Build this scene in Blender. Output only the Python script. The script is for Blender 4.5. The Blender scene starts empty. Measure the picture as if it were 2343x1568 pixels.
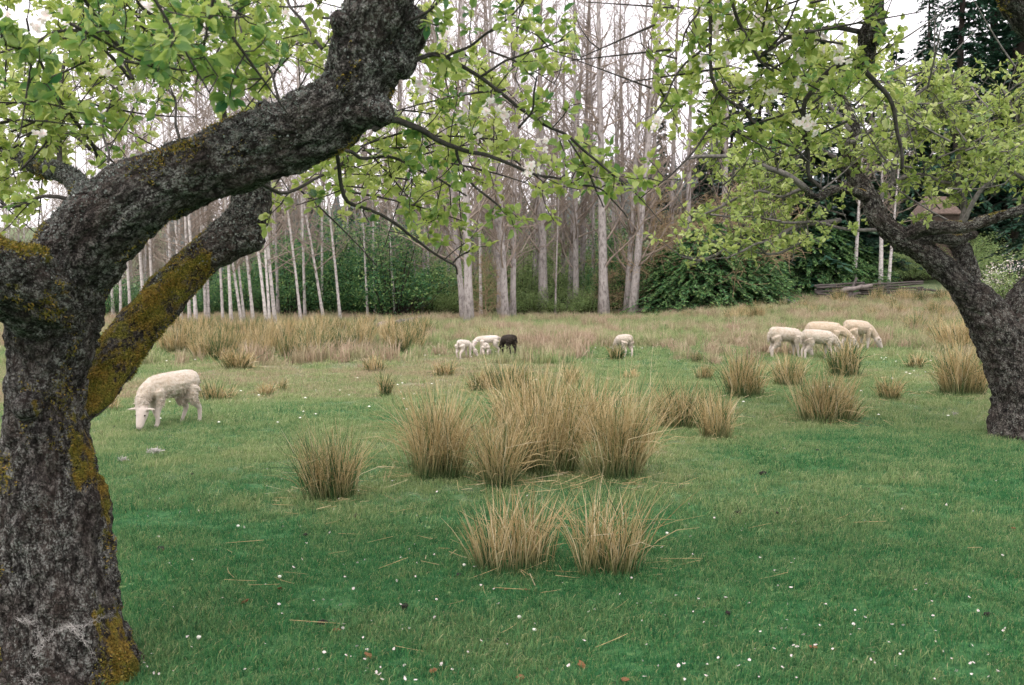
import bpy, bmesh, math, random
import numpy as np
from mathutils import Vector, Matrix, noise
from mathutils.bvhtree import BVHTree

rng = np.random.default_rng(11)
random.seed(5)
scene = bpy.context.scene
COL = scene.collection

# ------------------------------------------------------------------ camera
CAM_Z = 1.70
PITCH = math.radians(3.37)
F = 2278.0                       # focal length in units of a 2343 px wide frame
CX, CY = 1171.5, 784.0
cam_data = bpy.data.cameras.new('camera')
cam_data.sensor_width = 36.0
cam_data.lens = 36.0 * F / 2343.0
cam_data.clip_start = 0.05
cam_data.clip_end = 2500.0
cam_data.dof.use_dof = True
cam_data.dof.focus_distance = 8.5
cam_data.dof.aperture_fstop = 5.6
cam = bpy.data.objects.new('camera', cam_data)
COL.objects.link(cam)
cam.location = (0, 0, CAM_Z)
cam.rotation_euler = (math.radians(90) - PITCH, 0, 0)
scene.camera = cam

# ------------------------------------------------------------------ sky and sun (bright overcast)
SUN_EL, SUN_ROT = math.radians(58), math.radians(200)
world = bpy.data.worlds.new('World')
scene.world = world
world.use_nodes = True
wn, wl = world.node_tree.nodes, world.node_tree.links
wn.clear()
w_out = wn.new('ShaderNodeOutputWorld')
w_bg = wn.new('ShaderNodeBackground')
w_sky = wn.new('ShaderNodeTexSky')
w_sky.sky_type = 'NISHITA'
w_sky.sun_disc = False
w_sky.sun_elevation = SUN_EL
w_sky.sun_rotation = SUN_ROT
w_mix = wn.new('ShaderNodeMix')
w_mix.data_type = 'RGBA'
w_mix.inputs[0].default_value = 0.90            # cloud cover hides most of the blue
w_no = wn.new('ShaderNodeTexNoise')
w_no.inputs['Scale'].default_value = 2.2
w_no.inputs['Detail'].default_value = 5
w_rmp = wn.new('ShaderNodeValToRGB')
w_rmp.color_ramp.elements[0].position = 0.3
w_rmp.color_ramp.elements[1].position = 0.7
w_rmp.color_ramp.elements[0].color = (10.0, 9.3, 9.7, 1)
w_rmp.color_ramp.elements[1].color = (12.0, 11.3, 11.6, 1)
wl.new(w_no.outputs[0], w_rmp.inputs[0])
wl.new(w_sky.outputs[0], w_mix.inputs[6])
wl.new(w_rmp.outputs[0], w_mix.inputs[7])
wl.new(w_mix.outputs[2], w_bg.inputs[0])
w_bg.inputs[1].default_value = 0.12
wl.new(w_bg.outputs[0], w_out.inputs[0])
sun_data = bpy.data.lights.new('sun', 'SUN')
sun_data.energy = 1.1
sun_data.angle = math.radians(25)
sun_data.color = (1.0, 0.95, 0.88)
sun = bpy.data.objects.new('sun', sun_data)
COL.objects.link(sun)
# Nishita: rotation 0 puts the sun at +Y, turning clockwise seen from above
sd = Vector((math.sin(SUN_ROT) * math.cos(SUN_EL), math.cos(SUN_ROT) * math.cos(SUN_EL), math.sin(SUN_EL)))
sun.rotation_euler = sd.to_track_quat('Z', 'Y').to_euler()

scene.view_settings.view_transform = 'Standard'
scene.view_settings.look = 'None'
scene.view_settings.exposure = 0.70
scene.view_settings.gamma = 1.0
scene.view_settings.use_curve_mapping = False
scene.render.engine = 'CYCLES'
cy = scene.cycles
cy.max_bounces = 5
cy.diffuse_bounces = 3
cy.glossy_bounces = 2
cy.transmission_bounces = 4
cy.transparent_max_bounces = 4
cy.use_adaptive_sampling = True
cy.adaptive_threshold = 0.03
cy.use_denoising = True
cy.sample_clamp_indirect = 6.0

# ------------------------------------------------------------------ projection helpers
SA, CA = math.sin(PITCH), math.cos(PITCH)

def ray(x, y):
    u, v = (x - CX) / F, -(y - CY) / F
    return np.array([u, v * SA + CA, v * CA - SA])

def P(x, y, depth):
    """world point seen at (x, y) of the 2343 px wide picture, at world distance Y = depth"""
    d = ray(x, y)
    return np.array([0, 0, CAM_Z]) + d * (depth / d[1])

def proj(p):
    p = np.atleast_2d(p)
    X, Y, Z = p[:, 0], p[:, 1], p[:, 2] - CAM_Z
    dep = Y * CA - Z * SA
    up = Y * SA + Z * CA
    dd = np.where(dep > 0.05, dep, 0.05)
    return np.stack([CX + F * X / dd, CY - F * up / dd, dep], 1)

# ------------------------------------------------------------------ numpy noise
def _hash(ix, iy, iz, seed):
    h = (ix.astype(np.int64) * 374761393 + iy.astype(np.int64) * 668265263 + iz.astype(np.int64) * 2147483647 + seed * 974711) & 0xFFFFFFFF
    h = ((h ^ (h >> 13)) * 1274126177) & 0xFFFFFFFF
    return ((h ^ (h >> 16)) & 0xFFFF) / 65535.0

def vnoise(p, seed=0):
    p = np.asarray(p, float)
    i = np.floor(p).astype(np.int64)
    f = p - i
    f = f * f * (3 - 2 * f)
    out = 0
    for dx in (0, 1):
        wx = f[:, 0] if dx else 1 - f[:, 0]
        for dy in (0, 1):
            wy = f[:, 1] if dy else 1 - f[:, 1]
            for dz in (0, 1):
                wz = f[:, 2] if dz else 1 - f[:, 2]
                out = out + wx * wy * wz * _hash(i[:, 0] + dx, i[:, 1] + dy, i[:, 2] + dz, seed)
    return out * 2 - 1

def fbm(p, octaves=3, seed=0):
    a, s, out = 1.0, 1.0, 0
    for o in range(octaves):
        out = out + a * vnoise(np.asarray(p) * s, seed + o * 7)
        a *= 0.5
        s *= 2.03
    return out

def sstep(a, b, x):
    t = np.clip((x - a) / (b - a), 0, 1)
    return t * t * (3 - 2 * t)

def norm(v):
    return v / np.maximum(np.linalg.norm(v, axis=-1, keepdims=True), 1e-9)

# ------------------------------------------------------------------ ground shape
def gz(x, y):
    x = np.asarray(x, float); y = np.asarray(y, float)
    q = np.stack([x.ravel(), y.ravel(), np.zeros(x.size)], 1)
    near = 1 - sstep(60, 90, y.ravel())
    z = 0.07 * vnoise(q / 3.1, 3) + 0.022 * vnoise(q / 0.9, 4)
    z = z * near
    z = z + 0.75 * sstep(27, 52, y.ravel()) * sstep(1, 17, x.ravel())
    z = z + np.clip(y.ravel() - 53, 0, 60) * 0.115 * sstep(9, 19, x.ravel())
    z = z + 16 * sstep(110, 260, y.ravel())
    return z.reshape(x.shape)

def dryness(x, y):
    """how straw-coloured the sward is, 0 lush .. 1 dead grass"""
    x = np.asarray(x, float).ravel(); y = np.asarray(y, float).ravel()
    q = np.stack([x, y, np.zeros(x.size)], 1)
    n = fbm(q / 2.6, 3, 21)
    band = sstep(23.5, 29, y + 2.0 * n - 1.5 * sstep(3, 9, x) + 2.0 * np.exp(-((x - 2.5) / 2.5) ** 2))
    band = np.maximum(band * (0.78 + 0.22 * sstep(-.35, .35, n)), 0.62 * sstep(13.5, 27, y + 3.0 * n) * sstep(-1.5, -5.5, x))
    mid = 0.52 * sstep(5.8, 13, y + 1.3 * n)
    p = np.clip(0.35 * n, -0.15, 0.3)
    return np.clip(np.maximum(band, mid + p * sstep(5.5, 10, y)), 0, 1)

def ground_pt(x, y):
    d = ray(x, y)
    lo, hi = 2.0, 122.0
    for _ in range(3):
        ss = np.linspace(lo, hi, 240)
        q = d[None] * ss[:, None]
        below = CAM_Z + q[:, 2] <= gz(q[:, 0], q[:, 1])
        i = int(np.argmax(below)) if below.any() else len(ss) - 1
        lo, hi = ss[max(i - 1, 0)], ss[i]
    q = d * hi
    return np.array([q[0], q[1], float(gz(q[:1], q[1:2])[0])])

# ------------------------------------------------------------------ mesh helpers
def mk(name, V, tris=None, quads=None, mat=None, attrs=None, smooth=True):
    me = bpy.data.meshes.new(name)
    V = np.asarray(V, np.float32).reshape(-1, 3)
    me.vertices.add(len(V))
    me.vertices.foreach_set('co', V.ravel())
    nt = 0 if tris is None else len(tris)
    nq = 0 if quads is None else len(quads)
    idx = []
    if nt: idx.append(np.asarray(tris, np.int32).ravel())
    if nq: idx.append(np.asarray(quads, np.int32).ravel())
    if idx:
        idx = np.concatenate(idx)
        me.loops.add(len(idx))
        me.loops.foreach_set('vertex_index', idx)
        me.polygons.add(nt + nq)
        tot = np.concatenate([np.full(nt, 3, np.int32), np.full(nq, 4, np.int32)])
        st = np.concatenate([[0], np.cumsum(tot)[:-1]]).astype(np.int32)
        me.polygons.foreach_set('loop_start', st)
        me.polygons.foreach_set('use_smooth', np.full(nt + nq, smooth))
    if attrs:
        for k, a in attrs.items():
            a = np.asarray(a, np.float32)
            if a.ndim == 2:
                at = me.attributes.new(k, 'FLOAT_VECTOR', 'POINT'); at.data.foreach_set('vector', a.ravel())
            else:
                at = me.attributes.new(k, 'FLOAT', 'POINT'); at.data.foreach_set('value', a)
    if mat: me.materials.append(mat)
    me.update(calc_edges=True)
    me.validate()
    return me

class Geo:
    """collects vertices, triangles, quads and point attributes of ONE mesh"""
    def __init__(self):
        self.V, self.T, self.Q, self.A, self.n = [], [], [], {}, 0
    def add(self, V, tris=None, quads=None, **attrs):
        V = np.asarray(V, float).reshape(-1, 3)
        if len(V) == 0: return
        self.V.append(V)
        if tris is not None and len(tris): self.T.append(np.asarray(tris) + self.n)
        if quads is not None and len(quads): self.Q.append(np.asarray(quads) + self.n)
        for k, a in attrs.items():
            a = np.asarray(a, float)
            if a.ndim == 0: a = np.full(len(V), float(a))
            self.A.setdefault(k, []).append((self.n, a))
        self.n += len(V)
    def mesh(self, name, mat, off=(0, 0, 0), smooth=True):
        V = np.concatenate(self.V) - np.asarray(off)
        at = {}
        for k, lst in self.A.items():
            shape = (self.n, 3) if lst[0][1].ndim == 2 else self.n
            full = np.zeros(shape)
            for s, a in lst: full[s:s + len(a)] = a
            at[k] = full
        return mk(name, V, np.concatenate(self.T) if self.T else None, np.concatenate(self.Q) if self.Q else None, mat, at, smooth)

def obj(name, me, parent=None, loc=(0, 0, 0), rot=(0, 0, 0), scale=(1, 1, 1)):
    o = bpy.data.objects.new(name, me)
    COL.objects.link(o)
    o.location = loc; o.rotation_euler = rot
    o.scale = scale if hasattr(scale, '__len__') else (scale,) * 3
    if parent is not None: o.parent = parent
    return o

def tag(o, label=None, cat=None, group=None, kind=None):
    if label: o['label'] = label
    if cat: o['category'] = cat
    if group: o['group'] = group
    if kind: o['kind'] = kind
    return o

ORD = ['first', 'second', 'third', 'fourth', 'fifth', 'sixth', 'seventh', 'eighth', 'ninth', 'tenth', 'eleventh', 'twelfth', 'thirteenth', 'fourteenth', 'fifteenth', 'sixteenth', 'seventeenth', 'eighteenth']
def ordered(rows, text):
    """rows sorted along the picture, each with a label that counts it from a landmark"""
    return [(r, text % ORD[i]) for i, r in enumerate(sorted(rows))]

def empty(name, loc, label, cat, group=None):
    o = bpy.data.objects.new(name, None)
    COL.objects.link(o)
    o.location = [float(c) for c in loc]
    o.empty_display_size = 0.2
    return tag(o, label, cat, group)

def tubes(paths, radii, sides=3):
    """paths (N,n,3), radii (N,n) -> vertices, quads; also returns per-vertex t (0..1) and index of the path"""
    paths = np.asarray(paths, float); radii = np.asarray(radii, float)
    N, n, _ = paths.shape
    T = np.gradient(paths, axis=1)
    T = norm(T)
    mean = norm(paths[:, -1] - paths[:, 0] + 1e-6)
    ref = np.zeros((N, 3)); ref[np.arange(N), np.argmin(np.abs(mean), 1)] = 1
    A = norm(np.cross(T, ref[:, None, :]))
    B = np.cross(T, A)
    ang = np.arange(sides) * 2 * math.pi / sides
    V = paths[:, :, None, :] + radii[:, :, None, None] * (np.cos(ang)[None, None, :, None] * A[:, :, None, :] + np.sin(ang)[None, None, :, None] * B[:, :, None, :])
    base = (np.arange(N)[:, None, None] * n + np.arange(n - 1)[None, :, None]) * sides
    j = np.arange(sides)[None, None, :]
    j2 = (j + 1) % sides
    Q = np.stack([base + j, base + j2, base + sides + j2, base + sides + j], -1).reshape(-1, 4)
    t = np.broadcast_to(np.linspace(0, 1, n)[None, :, None], (N, n, sides)).ravel()
    pid = np.broadcast_to(np.arange(N)[:, None, None], (N, n, sides)).ravel()
    return V.reshape(-1, 3), Q, t, pid

def smooth_path(pts, per=6, r=None):
    """Catmull-Rom through pts (n,3); radii interpolated likewise"""
    pts = np.asarray(pts, float)
    q = np.concatenate([[2 * pts[0] - pts[1]], pts, [2 * pts[-1] - pts[-2]]])
    out = []; ro = []
    for i in range(len(pts) - 1):
        for t in np.linspace(0, 1, per, endpoint=False):
            a, b, c, d = q[i], q[i + 1], q[i + 2], q[i + 3]
            out.append(0.5 * ((2 * b) + (c - a) * t + (2 * a - 5 * b + 4 * c - d) * t * t + (3 * b - a - 3 * c + d) * t ** 3))
            if r is not None: ro.append(r[i] * (1 - t) + r[i + 1] * t)
    out.append(pts[-1])
    if r is not None:
        ro.append(r[-1]); return np.array(out), np.array(ro)
    return np.array(out)

def one_tube(path, radii, sides=10, cap=True):
    """single tube with parallel-transported frame and rounded caps"""
    path = np.asarray(path, float); radii = np.asarray(radii, float)
    n = len(path)
    T = norm(np.gradient(path, axis=0))
    a = np.cross(T[0], [0, 0, 1.0]); 
    if np.linalg.norm(a) < 0.1: a = np.cross(T[0], [1.0, 0, 0])
    a /= np.linalg.norm(a)
    V = []
    ang = np.arange(sides) * 2 * math.pi / sides
    for i in range(n):
        a = a - T[i] * np.dot(a, T[i]); a /= np.linalg.norm(a)
        b = np.cross(T[i], a)
        V.append(path[i] + radii[i] * (np.cos(ang)[:, None] * a + np.sin(ang)[:, None] * b))
    V = np.concatenate(V)
    i = np.arange(n - 1)[:, None] * sides; j = np.arange(sides)[None, :]; j2 = (j + 1) % sides
    Q = np.stack([i + j, i + j2, i + sides + j2, i + sides + j], -1).reshape(-1, 4)
    Tr = []
    if cap:
        c0, c1 = len(V), len(V) + 1
        V = np.concatenate([V, [path[0] - T[0] * radii[0] * 0.6, path[-1] + T[-1] * radii[-1] * 0.6]])
        jj = np.arange(sides)
        Tr = np.concatenate([np.stack([np.full(sides, c0), (jj + 1) % sides, jj], 1), np.stack([np.full(sides, c1), (n - 1) * sides + jj, (n - 1) * sides + (jj + 1) % sides], 1)])
    return V, Tr, Q

def voxel_union(geo, voxel, smooth_it=4):
    """closed overlapping shells -> one continuous skin (vertices, quads)"""
    me = geo.mesh('tmp', None)
    o = bpy.data.objects.new('tmp', me); COL.objects.link(o)
    m = o.modifiers.new('r', 'REMESH'); m.mode = 'VOXEL'; m.voxel_size = voxel
    s = o.modifiers.new('s', 'SMOOTH'); s.iterations = smooth_it; s.factor = 0.5
    dg = bpy.context.evaluated_depsgraph_get()
    ev = o.evaluated_get(dg); m2 = ev.to_mesh()
    V = np.empty(len(m2.vertices) * 3, np.float32); m2.vertices.foreach_get('co', V); V = V.reshape(-1, 3).astype(float)
    N = np.empty(len(m2.vertices) * 3, np.float32); m2.vertices.foreach_get('normal', N); N = N.reshape(-1, 3).astype(float)
    L = np.empty(len(m2.loops), np.int32); m2.loops.foreach_get('vertex_index', L)
    Q = L.reshape(-1, 4)
    ev.to_mesh_clear()
    bpy.data.objects.remove(o); bpy.data.meshes.remove(me)
    return V, N, Q

# ------------------------------------------------------------------ material helpers
def new_mat(name):
    m = bpy.data.materials.new(name)
    m.use_nodes = True
    nt = m.node_tree
    nt.nodes.clear()
    out = nt.nodes.new('ShaderNodeOutputMaterial')
    b = nt.nodes.new('ShaderNodeBsdfPrincipled')
    nt.links.new(b.outputs[0], out.inputs[0])
    b.inputs['Roughness'].default_value = 0.85
    b.inputs['Specular IOR Level'].default_value = 0.25
    return m, nt, b, out

def N_(nt, typ, **kw):
    n = nt.nodes.new(typ)
    for k, v in kw.items(): setattr(n, k, v)
    return n

def ramp(nt, src, stops, interp='LINEAR'):
    r = nt.nodes.new('ShaderNodeValToRGB')
    cr = r.color_ramp; cr.interpolation = interp
    while len(cr.elements) < len(stops): cr.elements.new(0.5)
    for e, (p, c) in zip(cr.elements, stops):
        e.position = p; e.color = (*c, 1) if len(c) == 3 else c
    if src is not None: nt.links.new(src, r.inputs[0])
    return r

def mixc(nt, fac, a, b, blend='MIX'):
    m = nt.nodes.new('ShaderNodeMix'); m.data_type = 'RGBA'; m.blend_type = blend
    for s, v in ((m.inputs[0], fac), (m.inputs[6], a), (m.inputs[7], b)):
        if isinstance(v, (int, float)): s.default_value = v
        elif isinstance(v, tuple): s.default_value = (*v, 1)
        else: nt.links.new(v, s)
    return m.outputs[2]

def math_(nt, op, a, b=None, clamp=False):
    m = nt.nodes.new('ShaderNodeMath'); m.operation = op; m.use_clamp = clamp
    for s, v in ((m.inputs[0], a), (m.inputs[1], b)):
        if v is None: continue
        if isinstance(v, (int, float)): s.default_value = v
        else: nt.links.new(v, s)
    return m.outputs[0]

def attr(nt, name, inst=False):
    a = nt.nodes.new('ShaderNodeAttribute'); a.attribute_name = name
    if inst: a.attribute_type = 'INSTANCER'
    return a

def tnoise(nt, vec, scale, detail=4, rough=0.55):
    n = nt.nodes.new('ShaderNodeTexNoise')
    n.inputs['Scale'].default_value = scale; n.inputs['Detail'].default_value = detail; n.inputs['Roughness'].default_value = rough
    if vec is not None: nt.links.new(vec, n.inputs['Vector'])
    return n.outputs[0]

def bump(nt, b, height, strength, dist):
    n = nt.nodes.new('ShaderNodeBump'); n.inputs['Strength'].default_value = strength; n.inputs['Distance'].default_value = dist
    nt.links.new(height, n.inputs['Height']); nt.links.new(n.outputs[0], b.inputs['Normal'])

def leaf_mat(name, stops, trans=0.35, rough=0.5, spec=0.3):
    m, nt, b, out = new_mat(name)
    a = attr(nt, 'var')
    r = ramp(nt, a.outputs['Fac'], stops)
    nt.links.new(r.outputs[0], b.inputs['Base Color'])
    b.inputs['Roughness'].default_value = rough
    b.inputs['Specular IOR Level'].default_value = spec
    t = N_(nt, 'ShaderNodeBsdfTranslucent')
    hs = N_(nt, 'ShaderNodeHueSaturation')
    hs.inputs['Hue'].default_value = 0.485; hs.inputs['Saturation'].default_value = 1.05; hs.inputs['Value'].default_value = 1.5
    nt.links.new(r.outputs[0], hs.inputs['Color']); nt.links.new(hs.outputs[0], t.inputs[0])
    mx = N_(nt, 'ShaderNodeMixShader'); mx.inputs[0].default_value = trans
    nt.links.new(b.outputs[0], mx.inputs[1]); nt.links.new(t.outputs[0], mx.inputs[2])
    nt.links.new(mx.outputs[0], out.inputs[0])
    return m

# apple leaves
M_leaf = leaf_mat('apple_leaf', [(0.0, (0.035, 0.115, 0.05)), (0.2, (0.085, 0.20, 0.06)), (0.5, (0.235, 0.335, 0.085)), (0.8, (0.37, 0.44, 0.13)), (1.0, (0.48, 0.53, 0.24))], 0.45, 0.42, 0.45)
M_leaf2 = leaf_mat('apple_leaf_fresh', [(0.0, (0.08, 0.15, 0.05)), (0.4, (0.225, 0.31, 0.085)), (0.8, (0.37, 0.44, 0.145)), (1.0, (0.50, 0.55, 0.27))], 0.42, 0.42, 0.45)
M_bush = leaf_mat('shrub_leaf', [(0.0, (0.025, 0.085, 0.045)), (0.45, (0.075, 0.19, 0.075)), (0.8, (0.19, 0.32, 0.11)), (1.0, (0.30, 0.40, 0.15))], 0.35)
M_bushlight = leaf_mat('spring_shrub_leaf', [(0.0, (0.10, 0.17, 0.07)), (0.5, (0.20, 0.29, 0.11)), (1.0, (0.32, 0.40, 0.17))], 0.4)
M_needle = leaf_mat('conifer_needle', [(0.0, (0.012, 0.04, 0.03)), (0.5, (0.022, 0.068, 0.042)), (1.0, (0.05, 0.115, 0.065))], 0.1)

def simple_mat(name, col, rough=0.8, var=0.25, scale=30, bumps=0.0):
    m, nt, b, out = new_mat(name)
    tc = N_(nt, 'ShaderNodeTexCoord')
    n = tnoise(nt, tc.outputs['Object'], scale)
    lo = tuple(c * (1 - var) for c in col); hi = tuple(min(1, c * (1 + var)) for c in col)
    r = ramp(nt, n, [(0.3, lo), (0.7, hi)])
    nt.links.new(r.outputs[0], b.inputs['Base Color'])
    b.inputs['Roughness'].default_value = rough
    if bumps: bump(nt, b, n, 0.6, bumps)
    return m

# ground
def ground_mat():
    m, nt, b, out = new_mat('meadow_ground')
    geo = N_(nt, 'ShaderNodeNewGeometry')
    dry = attr(nt, 'dry')
    n1 = tnoise(nt, geo.outputs['Position'], 1.4, 5, 0.6)
    n2 = tnoise(nt, geo.outputs['Position'], 24.0, 4, 0.65)
    n3 = tnoise(nt, geo.outputs['Position'], 7.0, 4, 0.6)
    lush = ramp(nt, n2, [(0.3, (0.022, 0.08, 0.033)), (0.55, (0.06, 0.165, 0.06)), (0.75, (0.15, 0.25, 0.10))])
    tan = ramp(nt, n2, [(0.3, (0.17, 0.14, 0.09)), (0.6, (0.33, 0.275, 0.185)), (0.8, (0.44, 0.37, 0.26))])
    f = math_(nt, 'ADD', math_(nt, 'MULTIPLY', math_(nt, 'SUBTRACT', dry.outputs['Fac'], 0.2), 1.15), math_(nt, 'MULTIPLY', math_(nt, 'SUBTRACT', n3, 0.5), 0.9))
    f = math_(nt, 'ADD', f, math_(nt, 'MULTIPLY', math_(nt, 'SUBTRACT', n1, 0.5), 0.5), True)
    c = mixc(nt, f, lush.outputs[0], tan.outputs[0])
    nt.links.new(c, b.inputs['Base Color'])
    b.inputs['Roughness'].default_value = 0.95
    b.inputs['Specular IOR Level'].default_value = 0.1
    bump(nt, b, n2, 0.9, 0.03)
    return m
M_ground = ground_mat()

def grass_mat():
    m, nt, b, out = new_mat('grass_blade')
    t = attr(nt, 'var'); tone = attr(nt, 'tone', True)
    lush = ramp(nt, t.outputs['Fac'], [(0.0, (0.008, 0.07, 0.032)), (0.45, (0.036, 0.18, 0.064)), (0.75, (0.095, 0.275, 0.085)), (0.9, (0.24, 0.33, 0.12)), (1.0, (0.44, 0.37, 0.2))])  # near turf: lush growth, with some tree shade put into the colour
    mid = ramp(nt, t.outputs['Fac'], [(0.0, (0.12, 0.18, 0.075)), (0.5, (0.285, 0.375, 0.145)), (1.0, (0.50, 0.49, 0.28))])
    tan = ramp(nt, t.outputs['Fac'], [(0.0, (0.22, 0.17, 0.11)), (0.5, (0.43, 0.325, 0.225)), (1.0, (0.60, 0.48, 0.36))])
    a = math_(nt, 'MULTIPLY', tone.outputs['Fac'], 2.0, True)
    c = mixc(nt, a, lush.outputs[0], mid.outputs[0])
    a2 = math_(nt, 'MULTIPLY', math_(nt, 'SUBTRACT', tone.outputs['Fac'], 0.58), 2.6, True)
    c = mixc(nt, a2, c, tan.outputs[0])
    nt.links.new(c, b.inputs['Base Color'])
    b.inputs['Roughness'].default_value = 0.7
    tr = N_(nt, 'ShaderNodeBsdfTranslucent'); nt.links.new(c, tr.inputs[0])
    mx = N_(nt, 'ShaderNodeMixShader'); mx.inputs[0].default_value = 0.3
    nt.links.new(b.outputs[0], mx.inputs[1]); nt.links.new(tr.outputs[0], mx.inputs[2]); nt.links.new(mx.outputs[0], out.inputs[0])
    return m
M_grass = grass_mat()

def rush_mat():
    m, nt, b, out = new_mat('rush_stem')
    t = attr(nt, 't'); v = attr(nt, 'var')
    straw = ramp(nt, v.outputs['Fac'], [(0.0, (0.24, 0.17, 0.07)), (0.4, (0.46, 0.345, 0.16)), (0.75, (0.62, 0.49, 0.275)), (1.0, (0.75, 0.64, 0.45))])
    green = ramp(nt, v.outputs['Fac'], [(0.0, (0.02, 0.07, 0.03)), (0.6, (0.05, 0.12, 0.035)), (1.0, (0.13, 0.17, 0.05))])
    f = ramp(nt, t.outputs['Fac'], [(0.04, (0, 0, 0)), (0.36, (1, 1, 1))])
    c = mixc(nt, f.outputs[0], green.outputs[0], straw.outputs[0])
    nt.links.new(c, b.inputs['Base Color'])
    b.inputs['Roughness'].default_value = 0.6
    return m
M_rush = rush_mat()

def rushgreen_mat():
    m, nt, b, out = new_mat('rush_green')
    v = attr(nt, 'var')
    green = ramp(nt, v.outputs['Fac'], [(0.0, (0.018, 0.06, 0.028)), (0.6, (0.05, 0.12, 0.035)), (1.0, (0.16, 0.19, 0.06))])
    nt.links.new(green.outputs[0], b.inputs['Base Color'])
    b.inputs['Roughness'].default_value = 0.6
    return m
M_rushgreen = rushgreen_mat()

def bark_mat(name, dark, midc, pale, lichen, sc=1.0, lich=0.8):
    m, nt, b, out = new_mat(name)
    co = attr(nt, 'barkco')
    vec = co.outputs['Vector']
    tc = N_(nt, 'ShaderNodeTexCoord'); iso = tc.outputs['Object']
    fine = tnoise(nt, iso, 120 * sc, 6, 0.8)
    n1 = tnoise(nt, vec, 42 * sc, 7, 0.72)
    n2 = tnoise(nt, vec, 9 * sc, 5, 0.65)
    # meandering fissures: where a smooth noise crosses its middle value
    def fissure(scale, width):
        q = tnoise(nt, vec, scale, 3, 0.55)
        a_ = math_(nt, 'ABSOLUTE', math_(nt, 'SUBTRACT', q, 0.5))
        return ramp(nt, a_, [(0.0, (0, 0, 0)), (width, (1, 1, 1))]).outputs[0]
    fa, fb = fissure(13 * sc, 0.035), fissure(27 * sc, 0.045)
    fis = math_(nt, 'MULTIPLY', math_(nt, 'ADD', math_(nt, 'MULTIPLY', fa, 0.75), 0.25), math_(nt, 'ADD', math_(nt, 'MULTIPLY', fb, 0.6), 0.4))
    mixn = math_(nt, 'ADD', math_(nt, 'MULTIPLY', n1, 0.55), math_(nt, 'MULTIPLY', fine, 0.45))
    c = ramp(nt, mixn, [(0.42, dark), (0.495, midc), (0.56, pale)]).outputs[0]
    warm = ramp(nt, tnoise(nt, vec, 6 * sc, 4), [(0.4, (0, 0, 0)), (0.7, (0.6, 0.6, 0.6))])
    c = mixc(nt, warm.outputs[0], c, mixc(nt, mixn, (0.02, 0.013, 0.011), (0.17, 0.125, 0.105)))
    patch = ramp(nt, n2, [(0.40, (0, 0, 0)), (0.56, (1, 1, 1))]).outputs[0]
    speck = ramp(nt, fine, [(0.49, (0, 0, 0)), (0.54, (1, 1, 1))]).outputs[0]
    l1 = math_(nt, 'MULTIPLY', patch, math_(nt, 'MULTIPLY', speck, ramp(nt, n1, [(0.42, (0, 0, 0)), (0.55, (1, 1, 1))]).outputs[0]))
    c = mixc(nt, math_(nt, 'MULTIPLY', l1, lich), c, lichen)
    c = mixc(nt, fis, tuple(x * 0.4 for x in dark), c)
    mo = attr(nt, 'moss')
    mm = math_(nt, 'ADD', mo.outputs['Fac'], math_(nt, 'MULTIPLY', math_(nt, 'SUBTRACT', n2, 0.5), 2.2))
    mm = math_(nt, 'ADD', mm, math_(nt, 'MULTIPLY', math_(nt, 'SUBTRACT', n1, 0.5), 1.3))
    mf = ramp(nt, mm, [(0.50, (0, 0, 0)), (0.66, (1, 1, 1))])
    mcA = ramp(nt, fine, [(0.38, (0.025, 0.028, 0.007)), (0.5, (0.13, 0.125, 0.02)), (0.62, (0.33, 0.28, 0.05))])
    mcB = ramp(nt, fine, [(0.38, (0.035, 0.024, 0.008)), (0.5, (0.19, 0.125, 0.024)), (0.62, (0.40, 0.26, 0.055))])
    mc = mixc(nt, ramp(nt, tnoise(nt, vec, 14, 4), [(0.42, (0, 0, 0)), (0.6, (1, 1, 1))]).outputs[0], mcA.outputs[0], mcB.outputs[0])
    c = mixc(nt, mf.outputs[0], c, mc)
    nt.links.new(c, b.inputs['Base Color'])
    b.inputs['Roughness'].default_value = 0.92
    b.inputs['Specular IOR Level'].default_value = 0.15
    vo = N_(nt, 'ShaderNodeTexVoronoi'); vo.inputs['Scale'].default_value = 24 * sc; vo.feature = 'DISTANCE_TO_EDGE'
    nn = N_(nt, 'ShaderNodeTexNoise'); nn.inputs['Scale'].default_value = 30 * sc; nn.inputs['Detail'].default_value = 4
    vs = N_(nt, 'ShaderNodeVectorMath'); vs.operation = 'SCALE'; vs.inputs['Scale'].default_value = 0.07 / sc
    va = N_(nt, 'ShaderNodeVectorMath'); va.operation = 'ADD'
    nt.links.new(vec, nn.inputs['Vector']); nt.links.new(nn.outputs['Color'], vs.inputs[0])
    nt.links.new(vec, va.inputs[0]); nt.links.new(vs.outputs[0], va.inputs[1]); nt.links.new(va.outputs[0], vo.inputs['Vector'])
    plate = ramp(nt, vo.outputs['Distance'], [(0.0, (0, 0, 0)), (0.12, (1, 1, 1))]).outputs[0]
    h = math_(nt, 'ADD', math_(nt, 'ADD', math_(nt, 'MULTIPLY', fis, 0.35), n1), math_(nt, 'MULTIPLY', fine, 0.4))
    h = math_(nt, 'ADD', h, math_(nt, 'MULTIPLY', plate, 0.5))
    bump(nt, b, h, 1.0, 0.022)
    return m
M_bark = bark_mat('apple_bark', (0.010, 0.009, 0.008), (0.052, 0.046, 0.042), (0.21, 0.19, 0.175), (0.38, 0.40, 0.37))
M_bark2 = bark_mat('apple_bark_fissured', (0.012, 0.011, 0.010), (0.045, 0.039, 0.035), (0.15, 0.135, 0.12), (0.27, 0.28, 0.25), 0.55)
M_twig = simple_mat('apple_twig', (0.05, 0.045, 0.04), 0.85, 0.5, 40)
M_twigpale = simple_mat('apple_twig_pale', (0.13, 0.12, 0.11), 0.85, 0.5, 25)

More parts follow.
